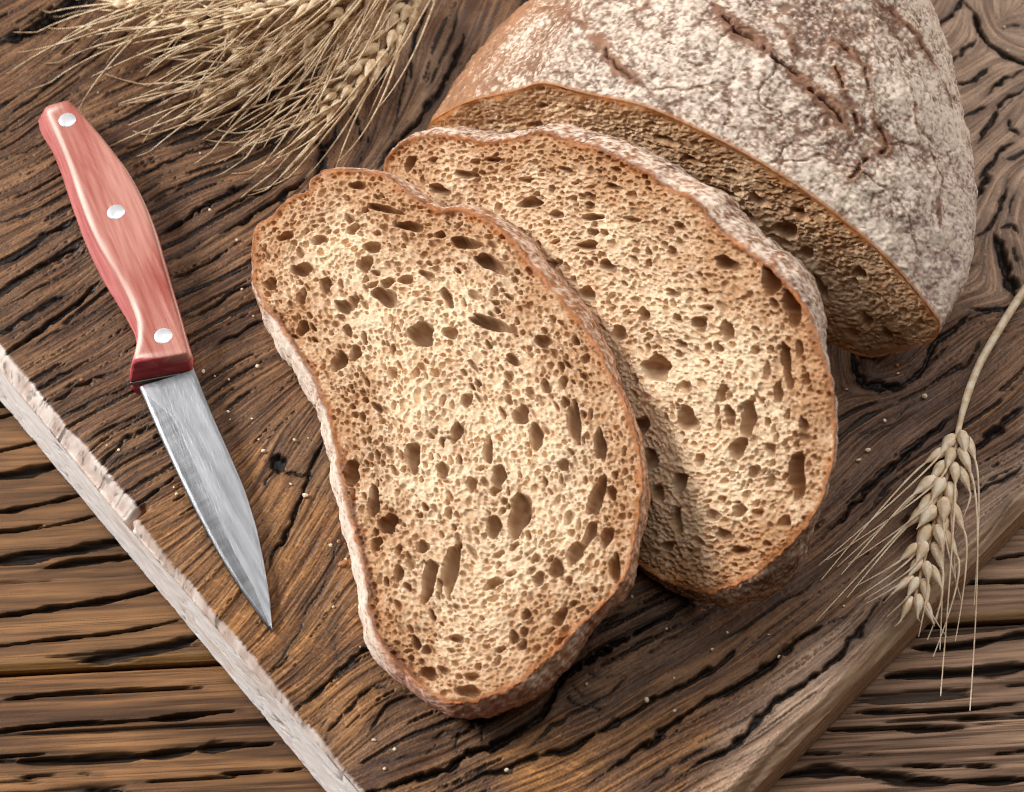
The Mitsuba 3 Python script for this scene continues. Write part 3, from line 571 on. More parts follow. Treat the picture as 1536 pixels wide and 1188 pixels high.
B1 = [(453,404,15,9,10),(549,396,12,9),(579,446,22,11,25),(632,501,19,16),(735,395,20,10,25),(581,424,10,7),(671,446,7,14,-30),(676,499,12,8),(510,542,11,13),(737,485,34,8,22),(700,365,25,7,15),(530,344,10,6,-20),(537,278,11,6),(577,314,24,5,12),(516,460,14,8,30),(489,428,8,11),(454,492,8,10),(454,446,7,10),(408,427,8,10,-30),(533,529,8,10),(815,512,14,8,25),(620,686,11,19,-15),(664,705,9,11),(708,727,8,10),(780,772,17,29,12),(740,789,11,15,12),(527,710,12,17),(561,752,8,20,-8),(582,785,12,15),(896,745,11,27,20),(862,634,9,30,-15),(900,667,8,24,-8),(677,852,10,40,6),(643,870,10,28,5),(864,830,9,21,25),(885,802,8,18,20),(923,852,8,18),(911,806,9,14,15),(643,1010,13,9,15),(704,1038,17,9),(666,1006,9,6,20),(708,1016,10,6),(835,853,10,14,30),(771,956,8,9),(845,697,7,9),(740,876,15,6,-35),(599,861,7,11),(733,676,6,20),(748,713,11,14),(685,648,8,15),(782,622,12,13),(805,655,11,17,-15),(565,815,8,9),(634,820,8,10),(840,925,8,14,25),(808,868,7,12,25),(846,960,12,5,-30),(616,340,18,7,10),(560,372,12,8,-10),(610,420,10,7),(655,560,8,6),(700,600,7,11),(590,560,7,8),(770,540,12,6,30),(820,580,7,10,-20),(480,360,10,7),(430,355,12,6,-20)]
def rim1(P, pl):
    s = (P - pl.px(400, 460)) @ (lambda e: e / np.linalg.norm(e))(pl.px(552, 900) - pl.px(400, 460)); e = pl.px(552, 900) - pl.px(400, 460); nrm = np.array([-e[1], e[0]]) / np.linalg.norm(e); nrm *= np.sign(nrm @ (pl.px(900, 600) - pl.px(400, 460)))
    off = (P - pl.px(400, 460)) @ nrm
    return .2 + .9 * sst(.012, .004, off) * sst(-.01, .01, s) + .25 * n3(np.c_[P, P[:, 0] * 0], .01, 71)
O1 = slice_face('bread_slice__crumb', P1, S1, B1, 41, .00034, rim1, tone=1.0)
def near1(O, *pts):
    e = [np.exp(-(((O - P1.px(x, y)) ** 2).sum(1)) / s ** 2) for x, y, s in pts]; return np.max(e, 0)
base1 = lambda O: np.max([near1(O, (x, y, .014)) for x, y in ((420, 500), (455, 560), (490, 640), (510, 710), (525, 780), (542, 840), (552, 890), (566, 940))], 0)
bot1 = lambda O: np.max([near1(O, (x, y, .018)) for x, y in ((600, 1005), (650, 1045), (710, 1055))], 0)
low1 = lambda O: np.max([near1(O, (x, y, .02)) for x, y in ((770, 1030), (830, 980), (900, 910))], 0)
fl1 = .0022 + .0052 * base1(O1) + .0026 * near1(O1, (700, 318, .02), (770, 360, .02), (840, 440, .014)) - .0052 * near1(O1, (940, 610, .02), (961, 700, .02), (950, 810, .02), (905, 910, .015)) 
th1 = np.full(len(O1), .0132)
slice_crust('bread_slice__crust', P1, O1, th1, fl1, lambda O, s: .52 + .55 * base1(O) - .16 * bot1(O) - .05 * low1(O) - .15 * near1(O, (390, 340, .02), (470, 270, .02)), 81,
            lambda O: mixc(BROWN, lin(176, 118, 96), np.clip(bot1(O) + .8 * base1(O), 0, 1)))
tag('bread_slice', 'front slice of brown bread lying lowest with its whole cut face in the light', 'bread slice', 'cut slices of brown bread')

# --- second slice
S2 = [(577,256),(582,234),(598,219),(622,206),(650,203),(690,207),(735,214),(760,210),(790,203),(818,200),(850,210),(900,223),(950,246),(985,268),(1010,286),(1040,296),(1062,322),(1085,347),(1110,368),(1130,385),(1152,397),(1175,420),(1195,444),(1213,470),(1230,515),(1243,555),(1252,611),(1253,660),(1246,712),(1234,748),(1216,780),(1190,811),(1152,847),(1105,875),(1061,888),(1017,879),(983,863),(950,838),(915,780),(880,700),(830,610),(770,510),(700,410),(640,330),(600,285)]
P2 = lean_plane((640, 320), (930, 800), ZB + .009, 49, (1258, 640))
B2 = [(1157,420,14,19,-20),(1188,462,14,24,-20),(880,368,16,6,-5),(913,399,12,8,20),(1050,486,12,10),(1092,497,9,16,-25),(985,553,22,16,20),(1181,548,6,38,-12),(1201,524,6,12),(1090,395,16,9,30),(1063,520,6,6),(967,472,7,11,-15),(795,304,14,8),(835,322,12,5),(889,326,18,4,-5),(1134,526,7,6),(1122,628,11,24,10),(1108,673,10,16,15),(1196,712,13,29),(1095,624,7,15,-10),(1030,628,15,16),(1083,590,7,12,30),(1168,590,7,15,10),(1071,773,9,9),(1110,766,11,9),(1110,826,12,7),(1017,780,8,20),(988,740,8,14),(1020,726,10,17),(1206,638,6,12),(1180,783,7,10),(1085,802,9,9),(1155,675,6,12,-25),(1050,690,8,9),(1140,770,7,8),(1212,570,6,9),(960,640,12,14),(975,690,9,18),(1000,820,8,8),(930,500,12,10),(880,440,12,9),(1030,580,8,9),(1010,440,9,6,20),(950,330,12,4,5),(1020,340,10,5,20),(740,240,12,4,5),(700,262,18,5,5),(850,255,10,4,10),(920,280,12,4,10),(660,285,16,7,10),(790,270,10,4)]
def rim2(P, pl):
    return .32 + .35 * n3(np.c_[P, P[:, 0] * 0], .012, 72) + .35 * np.exp(-((P - pl.px(1215, 480)) ** 2).sum(1) / .03 ** 2)
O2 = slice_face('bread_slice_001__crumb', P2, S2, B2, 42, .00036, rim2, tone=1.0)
def near2(O, *pts): return np.max([np.exp(-(((O - P2.px(x, y)) ** 2).sum(1)) / s ** 2) for x, y, s in pts], 0)
dome2 = lambda O: near2(O, (650, 205, .022), (740, 212, .022), (820, 200, .022), (900, 225, .022), (980, 265, .02), (1060, 320, .02), (1120, 375, .02), (1190, 440, .016))
right2 = lambda O: near2(O, (1240, 560, .016), (1254, 620, .016), (1250, 690, .016))
fl2 = .0012 + .0022 * dome2(O2) - .0125 * near2(O2, (1225, 520, .014), (1243, 560, .02), (1254, 620, .022), (1250, 690, .022), (1230, 760, .016)) + .0040 * near2(O2, (980, 862, .02), (1061, 888, .02), (1120, 870, .016)); fl2 = ndi.gaussian_filter1d(fl2, 12, mode='wrap')
slice_crust('bread_slice_001__crust', P2, O2, np.full(len(O2), .0150), fl2, lambda O, s: .60 + .40 * right2(O) + .02 * dome2(O) - .12 * near2(O, (1061, 888, .03), (960, 850, .03)), 85)
tag('bread_slice_001', 'second slice of brown bread leaning between the front slice and the loaf, partly in shade', 'bread slice', 'cut slices of brown bread')

# --- the loaf
L_OUT = [(640,196),(650,182),(672,168),(702,154),(740,145),(780,135),(812,126),(850,134),(900,146),(950,156),(1000,174),(1050,197),(1100,222),(1150,251),(1200,283),(1250,320),(1300,361),(1340,399),(1372,436),(1396,466),(1409,487),(1405,505),(1390,517),(1345,528),(1300,535),(1200,492),(1100,444),(1000,395),(900,346),(800,297),(700,245),(655,222)]
La, Lb = at(652, 221, ZB + .001), at(1300, 536, ZB + .001); Lu = (Lb - La) / np.linalg.norm(Lb - La)
Lh = np.cross([0, 0, 1], Lu); Lh *= np.sign(Lh[1])                       # horizontal, into the loaf
BACK = math.radians(9)
PL = Plane(La, Lu, np.array([0, 0, 1]) * math.cos(BACK) + Lh * math.sin(BACK))
if PL.n @ (EYE - La) < 0: PL = Plane(La, -Lu, np.array([0, 0, 1]) * math.cos(BACK) + Lh * math.sin(BACK))
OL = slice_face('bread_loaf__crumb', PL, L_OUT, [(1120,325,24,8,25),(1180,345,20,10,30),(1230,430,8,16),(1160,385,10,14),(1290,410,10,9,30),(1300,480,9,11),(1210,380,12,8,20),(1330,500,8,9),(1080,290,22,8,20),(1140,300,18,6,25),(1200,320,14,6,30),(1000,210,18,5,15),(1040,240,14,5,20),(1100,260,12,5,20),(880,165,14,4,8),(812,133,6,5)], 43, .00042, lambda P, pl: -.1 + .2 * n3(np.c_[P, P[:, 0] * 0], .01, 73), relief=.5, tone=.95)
def build_loaf():
    # the dome part of the outline (not its flat base), from the left foot over the top to the right foot
    dom = np.array([PL.px(x, y) for x, y in L_OUT[:25]]); D = spline(dom, .0006)
    if D[0, 0] > D[-1, 0]: pass
    s = np.linspace(0, 1, len(D)); N1 = 460; ti = np.linspace(0, 1, N1); D = np.stack([np.interp(ti, s, D[:, k]) for k in (0, 1)], 1)
    w0 = PL.w(D); base = w0 - np.array([0, 0, 1]) * (w0[:, 2] - ZB)[:, None] * 0
    uu = (w0 - La) @ Lu; zz = w0[:, 2] - ZB; bk = (w0 - La) @ Lh
    uc = .5 * (uu.min() + uu.max()) + .004; half = .5 * (uu.max() - uu.min())
    LEN = .180; N2 = 390; dd = np.linspace(0, 1, N2) ** 1.0 * LEN
    from scipy.interpolate import PchipInterpolator
    Lf = PchipInterpolator([0, .03, .05, .10, .13, .16, .175, .181], [0, -.002, 0, .020, .042, .070, .088, .0985]); Rf = PchipInterpolator([0, .02, .05, .10, .13, .16, .175, .181], [0, 0, -.0085, -.037, -.060, -.080, -.090, -.0955])
    def hf(d):
        k = .065; return np.where(d < k, 1 + .16 * np.sin(np.pi / 2 * d / k), 1.16 * np.sqrt(np.clip(1 - ((d - k) / (LEN - k)) ** 2.2, 0, 1)))
    Hh = hf(dd); u0, u1 = uu.min(), uu.max()
    V = np.zeros((N2, N1, 3)); sh = .020
    for j, d in enumerate(dd):
        lean = np.where(True, bk * max(0, 1 - d / .03), 0)
        ua, ub = u0 + float(Lf(d)), u1 + float(Rf(d))
        V[j] = La + Lu * (ua + (uu - u0) / (u1 - u0) * (ub - ua))[:, None] + Lh * (d + lean)[:, None]; V[j, :, 2] = ZB + np.maximum(zz, 0) * Hh[j] + .0004
    mid_ = V[0].mean(0); inn = V[0] + (mid_ - V[0]) / np.linalg.norm(mid_ - V[0], axis=1, keepdims=True) * .0022 + Lh * .0002; V[1] = V[0] + (V[1] - V[0]) * .3; V = np.concatenate([inn[None], V]); N2 += 1; dd = np.r_[0, dd]
    v = V.reshape(-1, 3)
    f = grid_faces(N2, N1)
    m = trimesh.Trimesh(v, f, process=False); n = np.array(m.vertex_normals)
    if n[:, 2].mean() < 0: n = -n; f = f[:, ::-1]
    # cracks of the crust, followed on its surface
    LC = [([(879,44),(901,69),(926,94),(945,112),(963,128)],2.0,1.6), ([(800,10),(845,18),(885,44)],1.2,.6), ([(1063,2),(1115,47),(1150,72),(1181,99),(1233,142),(1260,168),(1277,192),(1290,210)],2.8,2.6), ([(1258,92),(1266,120),(1280,156),(1287,198)],2.4,2.4), ([(1306,158),(1318,185),(1332,210),(1312,236),(1294,248),(1272,276)],2.2,1.9), ([(1242,47),(1270,70),(1294,94),(1306,130),(1308,160)],1.6,1.4),
          ([(1313,-5),(1345,22),(1370,47),(1392,80),(1407,108),(1420,140),(1431,170)],2.2,1.8), ([(1150,10),(1180,50),(1195,90)],1.0,.9), ([(930,20),(960,10),(985,-8)],.8,.7), ([(1395,210),(1408,260),(1410,310),(1404,350)],1.2,1.0), ([(1365,120),(1372,170),(1380,210)],.9,.8)]
    tree = cKDTree(to_px(v)); facing = ((EYE - v) * n).sum(1) > 0
    CPs, CWs, CDs = [], [], []
    for k, (pts, w, dep) in enumerate(LC):
        pp = spline(np.array(pts, float), 3.0); _, ids = tree.query(pp, k=12)
        q = []
        for row in ids:
            row = row[facing[row]] if facing[row].any() else row
            q.append(v[row[np.argmin(np.linalg.norm(v[row] - EYE, axis=1))]])
        q = resample(np.array(q), .0006); s = np.linspace(0, 1, len(q)); r = np.random.default_rng(600 + k)
        q = q + ndi.gaussian_filter1d(r.standard_normal((len(q), 3)), 3, axis=0) * .0018
        tp = np.minimum(1, np.minimum(s, 1 - s) * 5 + .2); CPs.append(q); CWs.append(w * 1e-3 * tp * .30); CDs.append(dep * 1e-3 * tp)
    CPs, CWs, CDs = np.vstack(CPs), np.concatenate(CWs), np.concatenate(CDs)
    d, i = cKDTree(CPs).query(v)
    wv = 1 + .5 * n3(v, .003, 61)
    core = 1 - sst(.3, 1.2, d / (CWs[i] * np.maximum(.2, wv + .5 * n3(v, .0014, 69)))); lip = np.exp(-((d - 1.9 * CWs[i]) / (1.3 * CWs[i] + .0006)) ** 2)
    split = 1 - sst(.8, 5.2, d / (CWs[i] * np.maximum(.25, 1 + 1.3 * n3(v, .006, 62) + .5 * n3(v, .0016, 68))))
    a = n3(v, .022, 50, 3); b = n3(v, .006, 51, 3); c = n3(v, .0020, 52, 2); e = n3(v, .0010, 53, 1)
    # crazing: fine network of shallow cracks in the floured crust
    wp = v + .004 * np.stack([n3(v, .012, 54), n3(v, .012, 55), n3(v, .012, 56)], 1)
    rid = np.minimum(np.abs(n3(wp, .016, 57, 2)), np.abs(n3(wp, .011, 58, 2)) + .03); craze = 1 - sst(.01, .06, rid)
    disp = .0016 * a + .0010 * b + .00032 * c + .00018 * e - core * CDs[i] * .9 + .0005 * lip - .0005 * craze
    rimf = np.repeat(sst(0, .004, dd), N1); foot = sst(0, .006, v[:, 2] - ZB)
    v = v + n * (disp * (.25 + .75 * rimf) * foot)[:, None]
    v[:, 2] = np.maximum(v[:, 2], ZB + .0003)
    ul = ((v - La) @ Lu - uu.min()) / (uu.max() - uu.min()); hz = (v[:, 2] - ZB)
    left = sst(.30, .02, ul); low = sst(.05, .012, hz); rgt = sst(.80, 1.0, ul)
    flour = .64 + .36 * a - .42 * left * (.6 + .5 * sst(-.3, .3, b)) - .26 * low * (1 - rgt) - .62 * split - .30 * craze + .16 * b - .12 * rgt + .25 * np.exp(-((hz - .045) / .02) ** 2) * (1 - left)
    brown = mixc(lin(122, 90, 72), lin(152, 120, 98), sst(-.5, .5, b)); brown = mixc(brown, np.broadcast_to(lin(164, 118, 84), brown.shape), left * .85); brown = mixc(brown, np.broadcast_to(lin(166, 136, 128), brown.shape), rgt * .9)  # right flank pinker: its turn away from the key light is painted in
    C = crust_colour(v, flour, 63, brown, .0009)
    C = mixc(C, mixc(lin(112, 74, 54), lin(170, 122, 90), sst(-.4, .4, n3(v, .003, 64))), split * .6 * (1 - core))
    C = mixc(C, np.broadcast_to(lin(78, 48, 34), C.shape), core * .8)
    rm = 1 - np.repeat(sst(.0004, .0022, dd), N1); C = mixc(C, np.broadcast_to(lin(170, 108, 56), C.shape), rm * .85)
    # the underside
    nb = len(v); cen = np.array([[*(La + Lu * uc + Lh * .08)[:2], ZB + .0003]])
    ring = np.concatenate([np.arange(N2) * N1, (N2 - 1) * N1 + np.arange(1, N1), (np.arange(N2 - 2, -1, -1)) * N1 + N1 - 1])
    fb = np.c_[ring[:-1], ring[1:], np.full(len(ring) - 1, nb)]
    add('bread_loaf__crust', np.vstack([v, cen]), np.vstack([f, fb]), 'mat_crust', np.vstack([C, [BROWN]]))
build_loaf()
tag('bread_loaf', 'large round brown loaf with cracked flour-dusted crust and a shaded cut face', 'loaf of bread')

# ---------------------------------------------------------------- knife
vc_mat('mat_stained_wood', rough=0.7, spec=0.2, bump=lambda p, n, uv: mikit.fbm(p.x * 3000, p.y * 3000, p.z * 3000, 2), scale=.00008)
scene['mat_steel'] = {'type': 'twosided', 'bsdf': {'type': 'bumpmap', 'scale': .00006,
    'arbitrary': mikit.proc(lambda p, n, uv: mikit.noise((p.x * .93 + p.y * .37) * 9000, (p.y * .93 - p.x * .37) * 260, p.z * 10), 2e-4),
    'bsdf': {'type': 'principled', 'base_color': {'type': 'mesh_attribute', 'name': 'vertex_color'}, 'metallic': 1.0, 'roughness': .42, 'anisotropic': .4}}}
flat('mat_rivet', (.88, .88, .89), .3, .6, .5)
def build_knife():
    Lp = np.array([(58,184),(61,200),(79,226),(92,259),(103,295),(114,326),(125,358),(140,392),(158,428),(182,465),(201,498),(206,515),(198,540),(195,556)], float)
    Rp = np.array([(72,168),(75,178),(87,202),(99,231),(114,275),(129,318),(144,356),(162,389),(185,427),(203,462),(210,485),(210,510),(205,526),(200,537)], float)
    Qp = np.array([(110,158),(118,166),(144,195),(167,224),(190,253),(207,283),(221,313),(234,348),(245,388),(256,428),(266,460),(276,496),(283,521),(286,530)], float)
    n = 80
    def rs(P, z): return spline(np.array([at(x, y, z) for x, y in P]), 1)[:0] if False else np.stack([np.interp(np.linspace(0, 1, n), np.linspace(0, 1, len(P)), np.array([at(x, y, z) for x, y in P])[:, k]) for k in range(3)], 1)
    sm = lambda A: np.vstack([A[:1], ndi.gaussian_filter1d(A, 2.0, axis=0, mode='nearest')[1:-1], A[-1:]])
    zt = ZB + .0135
    Lr, Rr, Qr = sm(rs(Lp, ZB + .0068)), sm(rs(Rp, zt)), sm(rs(Qp, ZB + .0110))
    ax = Rr * .5 + Qr * .5
    def ring(j, zl, zh, inset):
        """cross-section of the handle between two heights"""
        l, r, q = Lr[j], Rr[j], Qr[j]; w = (q - l); w[2] = 0; w /= np.linalg.norm(w)
        full = [(l + w * .0022, .0008), (l + w * .0004, .0032), (l + w * 0, .0066), (r - w * .0004, .0128), (r + w * .0007, .01345), (r + w * .0014, .0136), (q - w * .0022, .0136), (q - w * .0009, .0133), (q - w * .0001, .0112), (q + w * .0004, .0070), (q - w * .0004, .0032), (q - w * .0022, .0008)]
        pts = np.array([[p[0], p[1], ZB + z] for p, z in full])
        a = (pts[:, :2] - l[:2]) @ w[:2]
        import shapely
        poly = shapely.Polygon(np.c_[a, pts[:, 2]]).intersection(shapely.box(-1, ZB + zl, 1, ZB + zh)).buffer(-inset if inset else 0)
        ext = np.array(poly.exterior.coords)[:-1]
        if shapely.Polygon(ext).exterior.is_ccw: ext = ext[::-1]
        c = ext.mean(0); ang = np.arctan2(ext[:, 1] - c[1], ext[:, 0] - c[0])
        e = resample(ext, np.linalg.norm(np.diff(np.vstack([ext, ext[:1]]), axis=0), axis=1).sum() / 96, True)[:96]
        if len(e) < 96: e = np.vstack([e, e[-1:].repeat(96 - len(e), 0)])
        k = np.argmin(np.hypot(e[:, 0] - ext[:, 0].min(), (e[:, 1] - c[1]))); e = np.roll(e, -k, 0)
        return np.c_[l[0] + w[0] * e[:, 0], l[1] + w[1] * e[:, 0], e[:, 1]]
    def loft(key, zl, zh, inset, mat, colf):
        R = np.stack([ring(j, zl, zh, inset) for j in range(n)]); 
        # rounded butt and front
        tdir = ax[1] - ax[0]; tdir /= np.linalg.norm(tdir); t2 = ax[-1] - ax[-2]; t2 /= np.linalg.norm(t2)
        def cap(ringp, d):
            c = ringp.mean(0); return [ringp + d * .0004, c + (ringp - c) * .96 + d * .0011, c + (ringp - c) * .88 + d * .0014, c + (ringp - c) * .4 + d * .0015]
        fwd = np.array([t2[0], t2[1], 0]) 
        back, front = cap(R[0], -tdir), cap(R[-1], t2)
        # the front of the handle slopes down and forward to the blade
        zrel = np.clip((ZB + .0136 - R[-1][:, 2]) / .0136, 0, 1)
        fr = [R[-1] + t2 * (.0002 + k * (.0006 + .0062 * zrel[:, None])) for k in (.5, 1.0)]; c = fr[-1].mean(0); fr += [c + (fr[-1] - c) * .9 + t2 * .0003, c + (fr[-1] - c) * .3 + t2 * .0003]
        A = np.concatenate([np.stack(back[::-1]), R, np.stack(fr)]); V = A.reshape(-1, 3); m = A.shape[1]
        f = np.vstack([grid_faces(len(A), m, True), [[0, i + 1, i + 2] for i in range(m - 2)], [[len(V) - m, len(V) - m + i + 2, len(V) - m + i + 1] for i in range(m - 2)]])
        mm = trimesh.Trimesh(V, f, process=False); trimesh.repair.fix_normals(mm); add(key, V, np.array(mm.faces), mat, colf(V, A))
    ridge = cKDTree(np.vstack([resample(Rr, .0004), resample(Qr, .0004), resample(np.stack([Rr[-1], Qr[-1]]), .0004), resample(np.stack([Rr[0], Qr[0]]), .0004)]))
    def wood(V, A):
        axd = (ax[-1] - ax[0]) / np.linalg.norm(ax[-1] - ax[0]); sd = np.cross(axd, [0, 0, 1]); u = V @ axd; w = V @ sd
        g = n3(np.c_[u * .07, w, V[:, 2]], .0011, 901, 3); g2 = n3(np.c_[u * .2, w, V[:, 2]], .006, 902, 2); g3 = n3(np.c_[u * .04, w, V[:, 2]], .0005, 903, 2)
        C = mixc(lin(158, 78, 66), lin(204, 146, 130), sst(-.9, .8, .7 * g + .7 * g2 + .5 * g3))
        d, _ = ridge.query(V); worn = np.exp(-(d / (.0011 + .0005 * g2)) ** 2); C = mixc(C, np.broadcast_to(lin(244, 220, 204), C.shape), np.clip(worn * (1.0 + .5 * g), 0, 1) * .9)
        side = sst(.0125, .0105, V[:, 2] - ZB) * (1 - worn); C = mixc(C, mixc(lin(176, 84, 84), lin(206, 120, 118), sst(-.6, .6, g)), side * .7)
        end = sst(.0010, .0018, (V - ax[-1]) @ t2v + (V[:, 2] - ZB - .0136) * -.08 - .0002)
        C = mixc(C, mixc(lin(158, 56, 62), lin(192, 92, 96), sst(-.6, .6, n3(V, .0012, 905))), end)
        return C
    t2v = ax[-1] - ax[-4]; t2v /= np.linalg.norm(t2v)
    loft('knife__handle_scale', .0062, .02, 0, 'mat_stained_wood', wood)
    loft('knife__handle_scale_001', -.01, .0044, 0, 'mat_stained_wood', wood)
    loft('knife__tang', .0045, .0061, .0002, 'mat_steel', lambda V, A: np.tile([[.30, .29, .28]], (len(V), 1)))
    for k, (x, y) in enumerate(((101, 180), (174, 318), (245, 504))):
        r = np.linspace(0, 1, 14); g = np.arange(40) * 2 * np.pi / 40; c = at(x, y, zt + .0001); R = .0032
        rad = np.concatenate([[R * 1.0], R * np.cos(r * np.pi / 2)]); hh = np.concatenate([[-.001], .00055 * np.sin(r * np.pi / 2)])
        V = np.stack([np.c_[c[0] + a * np.cos(g), c[1] + a * np.sin(g), np.full(40, c[2] + h)] for a, h in zip(rad, hh)]).reshape(-1, 3)
        scene[num('knife__rivet')] = mikit.ply((V, grid_faces(15, 40, True)[:, ::-1]), 'mat_rivet', True)
    # blade: cut edge on the left, back on the right, hollow ground band behind the edge
    Ep = [(198,562),(204,573),(213,591),(228,626),(243,661),(259,696),(275,730),(292,765),(310,799),(327,830),(345,860),(363,888),(382,915),(398,937),(408,949)]
    Bp = [(288,545),(292,556),(299,573),(308,596),(318,620),(331,650),(345,681),(357,709),(368,736),(377,764),(385,791),(394,832),(402,876),(407,915),(409,948)]
    n, m = 220, 44
    def line(P, za, zb_):
        P = spline(np.array(P, float), 1.5); P = np.stack([np.interp(np.linspace(0, 1, n), np.linspace(0, 1, len(P)), P[:, k]) for k in (0, 1)], 1)
        return np.array([at(x, y, za + (zb_ - za) * s) for (x, y), s in zip(P, np.linspace(0, 1, n))])
    E, B = line(Ep, ZB + .0036, ZB + .0008), line(Bp, ZB + .0062, ZB + .0014)
    t = np.linspace(0, 1, n)[:, None]; s = (np.linspace(0, 1, m) ** .9)[None]
    Wd = np.linalg.norm(B - E, axis=1)[:, None]; x = s * Wd                      # distance from the cut edge
    bw = .0010 * sst(.0, .05, t - .03) * np.minimum(1, Wd / .004)                              # bright micro bevel
    hw = .0072 * sst(.035, .20, t) * (1 - .45 * sst(.3, 1, t)) * np.minimum(1, Wd / .009)       # width of the hollow band
    z = np.zeros((n, m)); T0 = .00085
    zb1 = .00047 * (x / np.maximum(bw, 1e-4)); 
    q = np.clip((x - bw) / np.maximum(hw - bw, 1e-4), 0, 1)
    z = np.where(x < bw, zb1, .00047 + .07 * np.maximum(hw - bw, 0) * q ** 1.3)
    rip = .000030 * np.sin(t * 640) * np.sin(np.pi * np.clip((x - bw) / np.maximum(hw - bw, 1e-4), 0, 1)) * sst(.08, .2, t) * (.6 + .4 * np.sin(t * 37))
    z = np.where(hw > bw + .0003, z + rip, np.minimum(.00047, x * .47)) * np.minimum(1, Wd / .004) ** .5
    z = z - .0004 * sst(.93, 1.0, s)
    P = E[:, None] * (1 - s[..., None]) + B[:, None] * s[..., None]
    up, lo = P.copy(), P.copy(); up[..., 2] += z; lo[..., 2] -= .0004
    Ad = (E[-1] - E[0]) / np.linalg.norm(E[-1] - E[0]); V = np.concatenate([up.reshape(-1, 3), lo.reshape(-1, 3)])
    f1 = grid_faces(n, m); per = np.concatenate([np.arange(m), np.arange(1, n) * m + m - 1, (n - 1) * m + np.arange(m - 2, -1, -1), np.arange(n - 2, 0, -1) * m]); nx = np.roll(per, -1)
    f = np.vstack([f1, f1[:, ::-1] + n * m, np.c_[per, per + n * m, nx], np.c_[nx, per + n * m, nx + n * m]])
    w = V @ np.cross(Ad, [0, 0, 1]); u = V @ Ad
    col = (.23 + .08 * n3(np.c_[u * .05, w, w * 0], .0012, 911, 2) + .05 * n3(V, .01, 912))[:, None] * np.array([1, 1.005, 1.02])
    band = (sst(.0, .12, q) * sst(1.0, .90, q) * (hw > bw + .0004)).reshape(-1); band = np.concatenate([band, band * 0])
    col = col * (1 - band * (.50 + .16 * n3(np.c_[u, w * .06, w * 0], .0012, 915, 2)))[:, None]  # ground band darkened in colour to stand in for a dark reflection
    add('knife__blade', V, f, 'mat_steel', col, smooth=True)
build_knife()
tag('knife', 'small kitchen knife with worn reddish wooden handle and steel blade lying on the board', 'knife')
tag('knife__tang', 'dark steel tang between the two wooden handle halves')

# ---------------------------------------------------------------- wheat
for k, (hi, lo, ky) in enumerate((((246, 230, 202), (220, 192, 154), 'mat_straw'), ((228, 206, 170), (182, 148, 108), 'mat_straw_gold'))):
    scene[ky] = {'type': 'twosided', 'bsdf': {'type': 'principled', 'roughness': .5, 'specular': .35, 'base_color': mikit.proc(
        lambda p, n, uv, a=lin(*hi).tolist(), b=lin(*lo).tolist(): mikit.mix(b, a, mikit.smoothstep(.25, .75, mikit.fbm(p.x * 420, p.y * 420, p.z * 420, 3))))}}
def husk(base, tip, width, side, up):
    """a pointed husk: belly and keel, lengthwise ridges"""
    ax_ = tip - base; L = np.linalg.norm(ax_); ax_ /= L; sd = np.cross(ax_, up); sd /= np.linalg.norm(sd); up = np.cross(sd, ax_)
    nr, ns = 15, 16; t = np.linspace(0, 1, nr); g = np.arange(ns) * 2 * np.pi / ns
    prof = np.sin(np.pi * np.clip(t * .95 + .05, 0, 1) ** .68) ** 1.15 * (1 - .30 * t); prof[-1] = .05
    bend = .10 * L * np.sin(np.pi * t) 
    V = []
    for ti, pr, b in zip(t, prof, bend):
        rr = width * .5 * pr * (1 + .13 * np.cos(6 * g)); V.append(base + ax_ * (ti * L) + sd * (rr * np.cos(g))[:, None] + up * (rr * .8 * np.sin(g) + b * .5)[:, None])
    V = np.array(V).reshape(-1, 3); V = np.vstack([V, base[None]]); f = np.vstack([grid_faces(nr, ns, True), np.c_[np.arange(ns), np.full(ns, nr * ns), (np.arange(ns) + 1) % ns]])
    return V, f
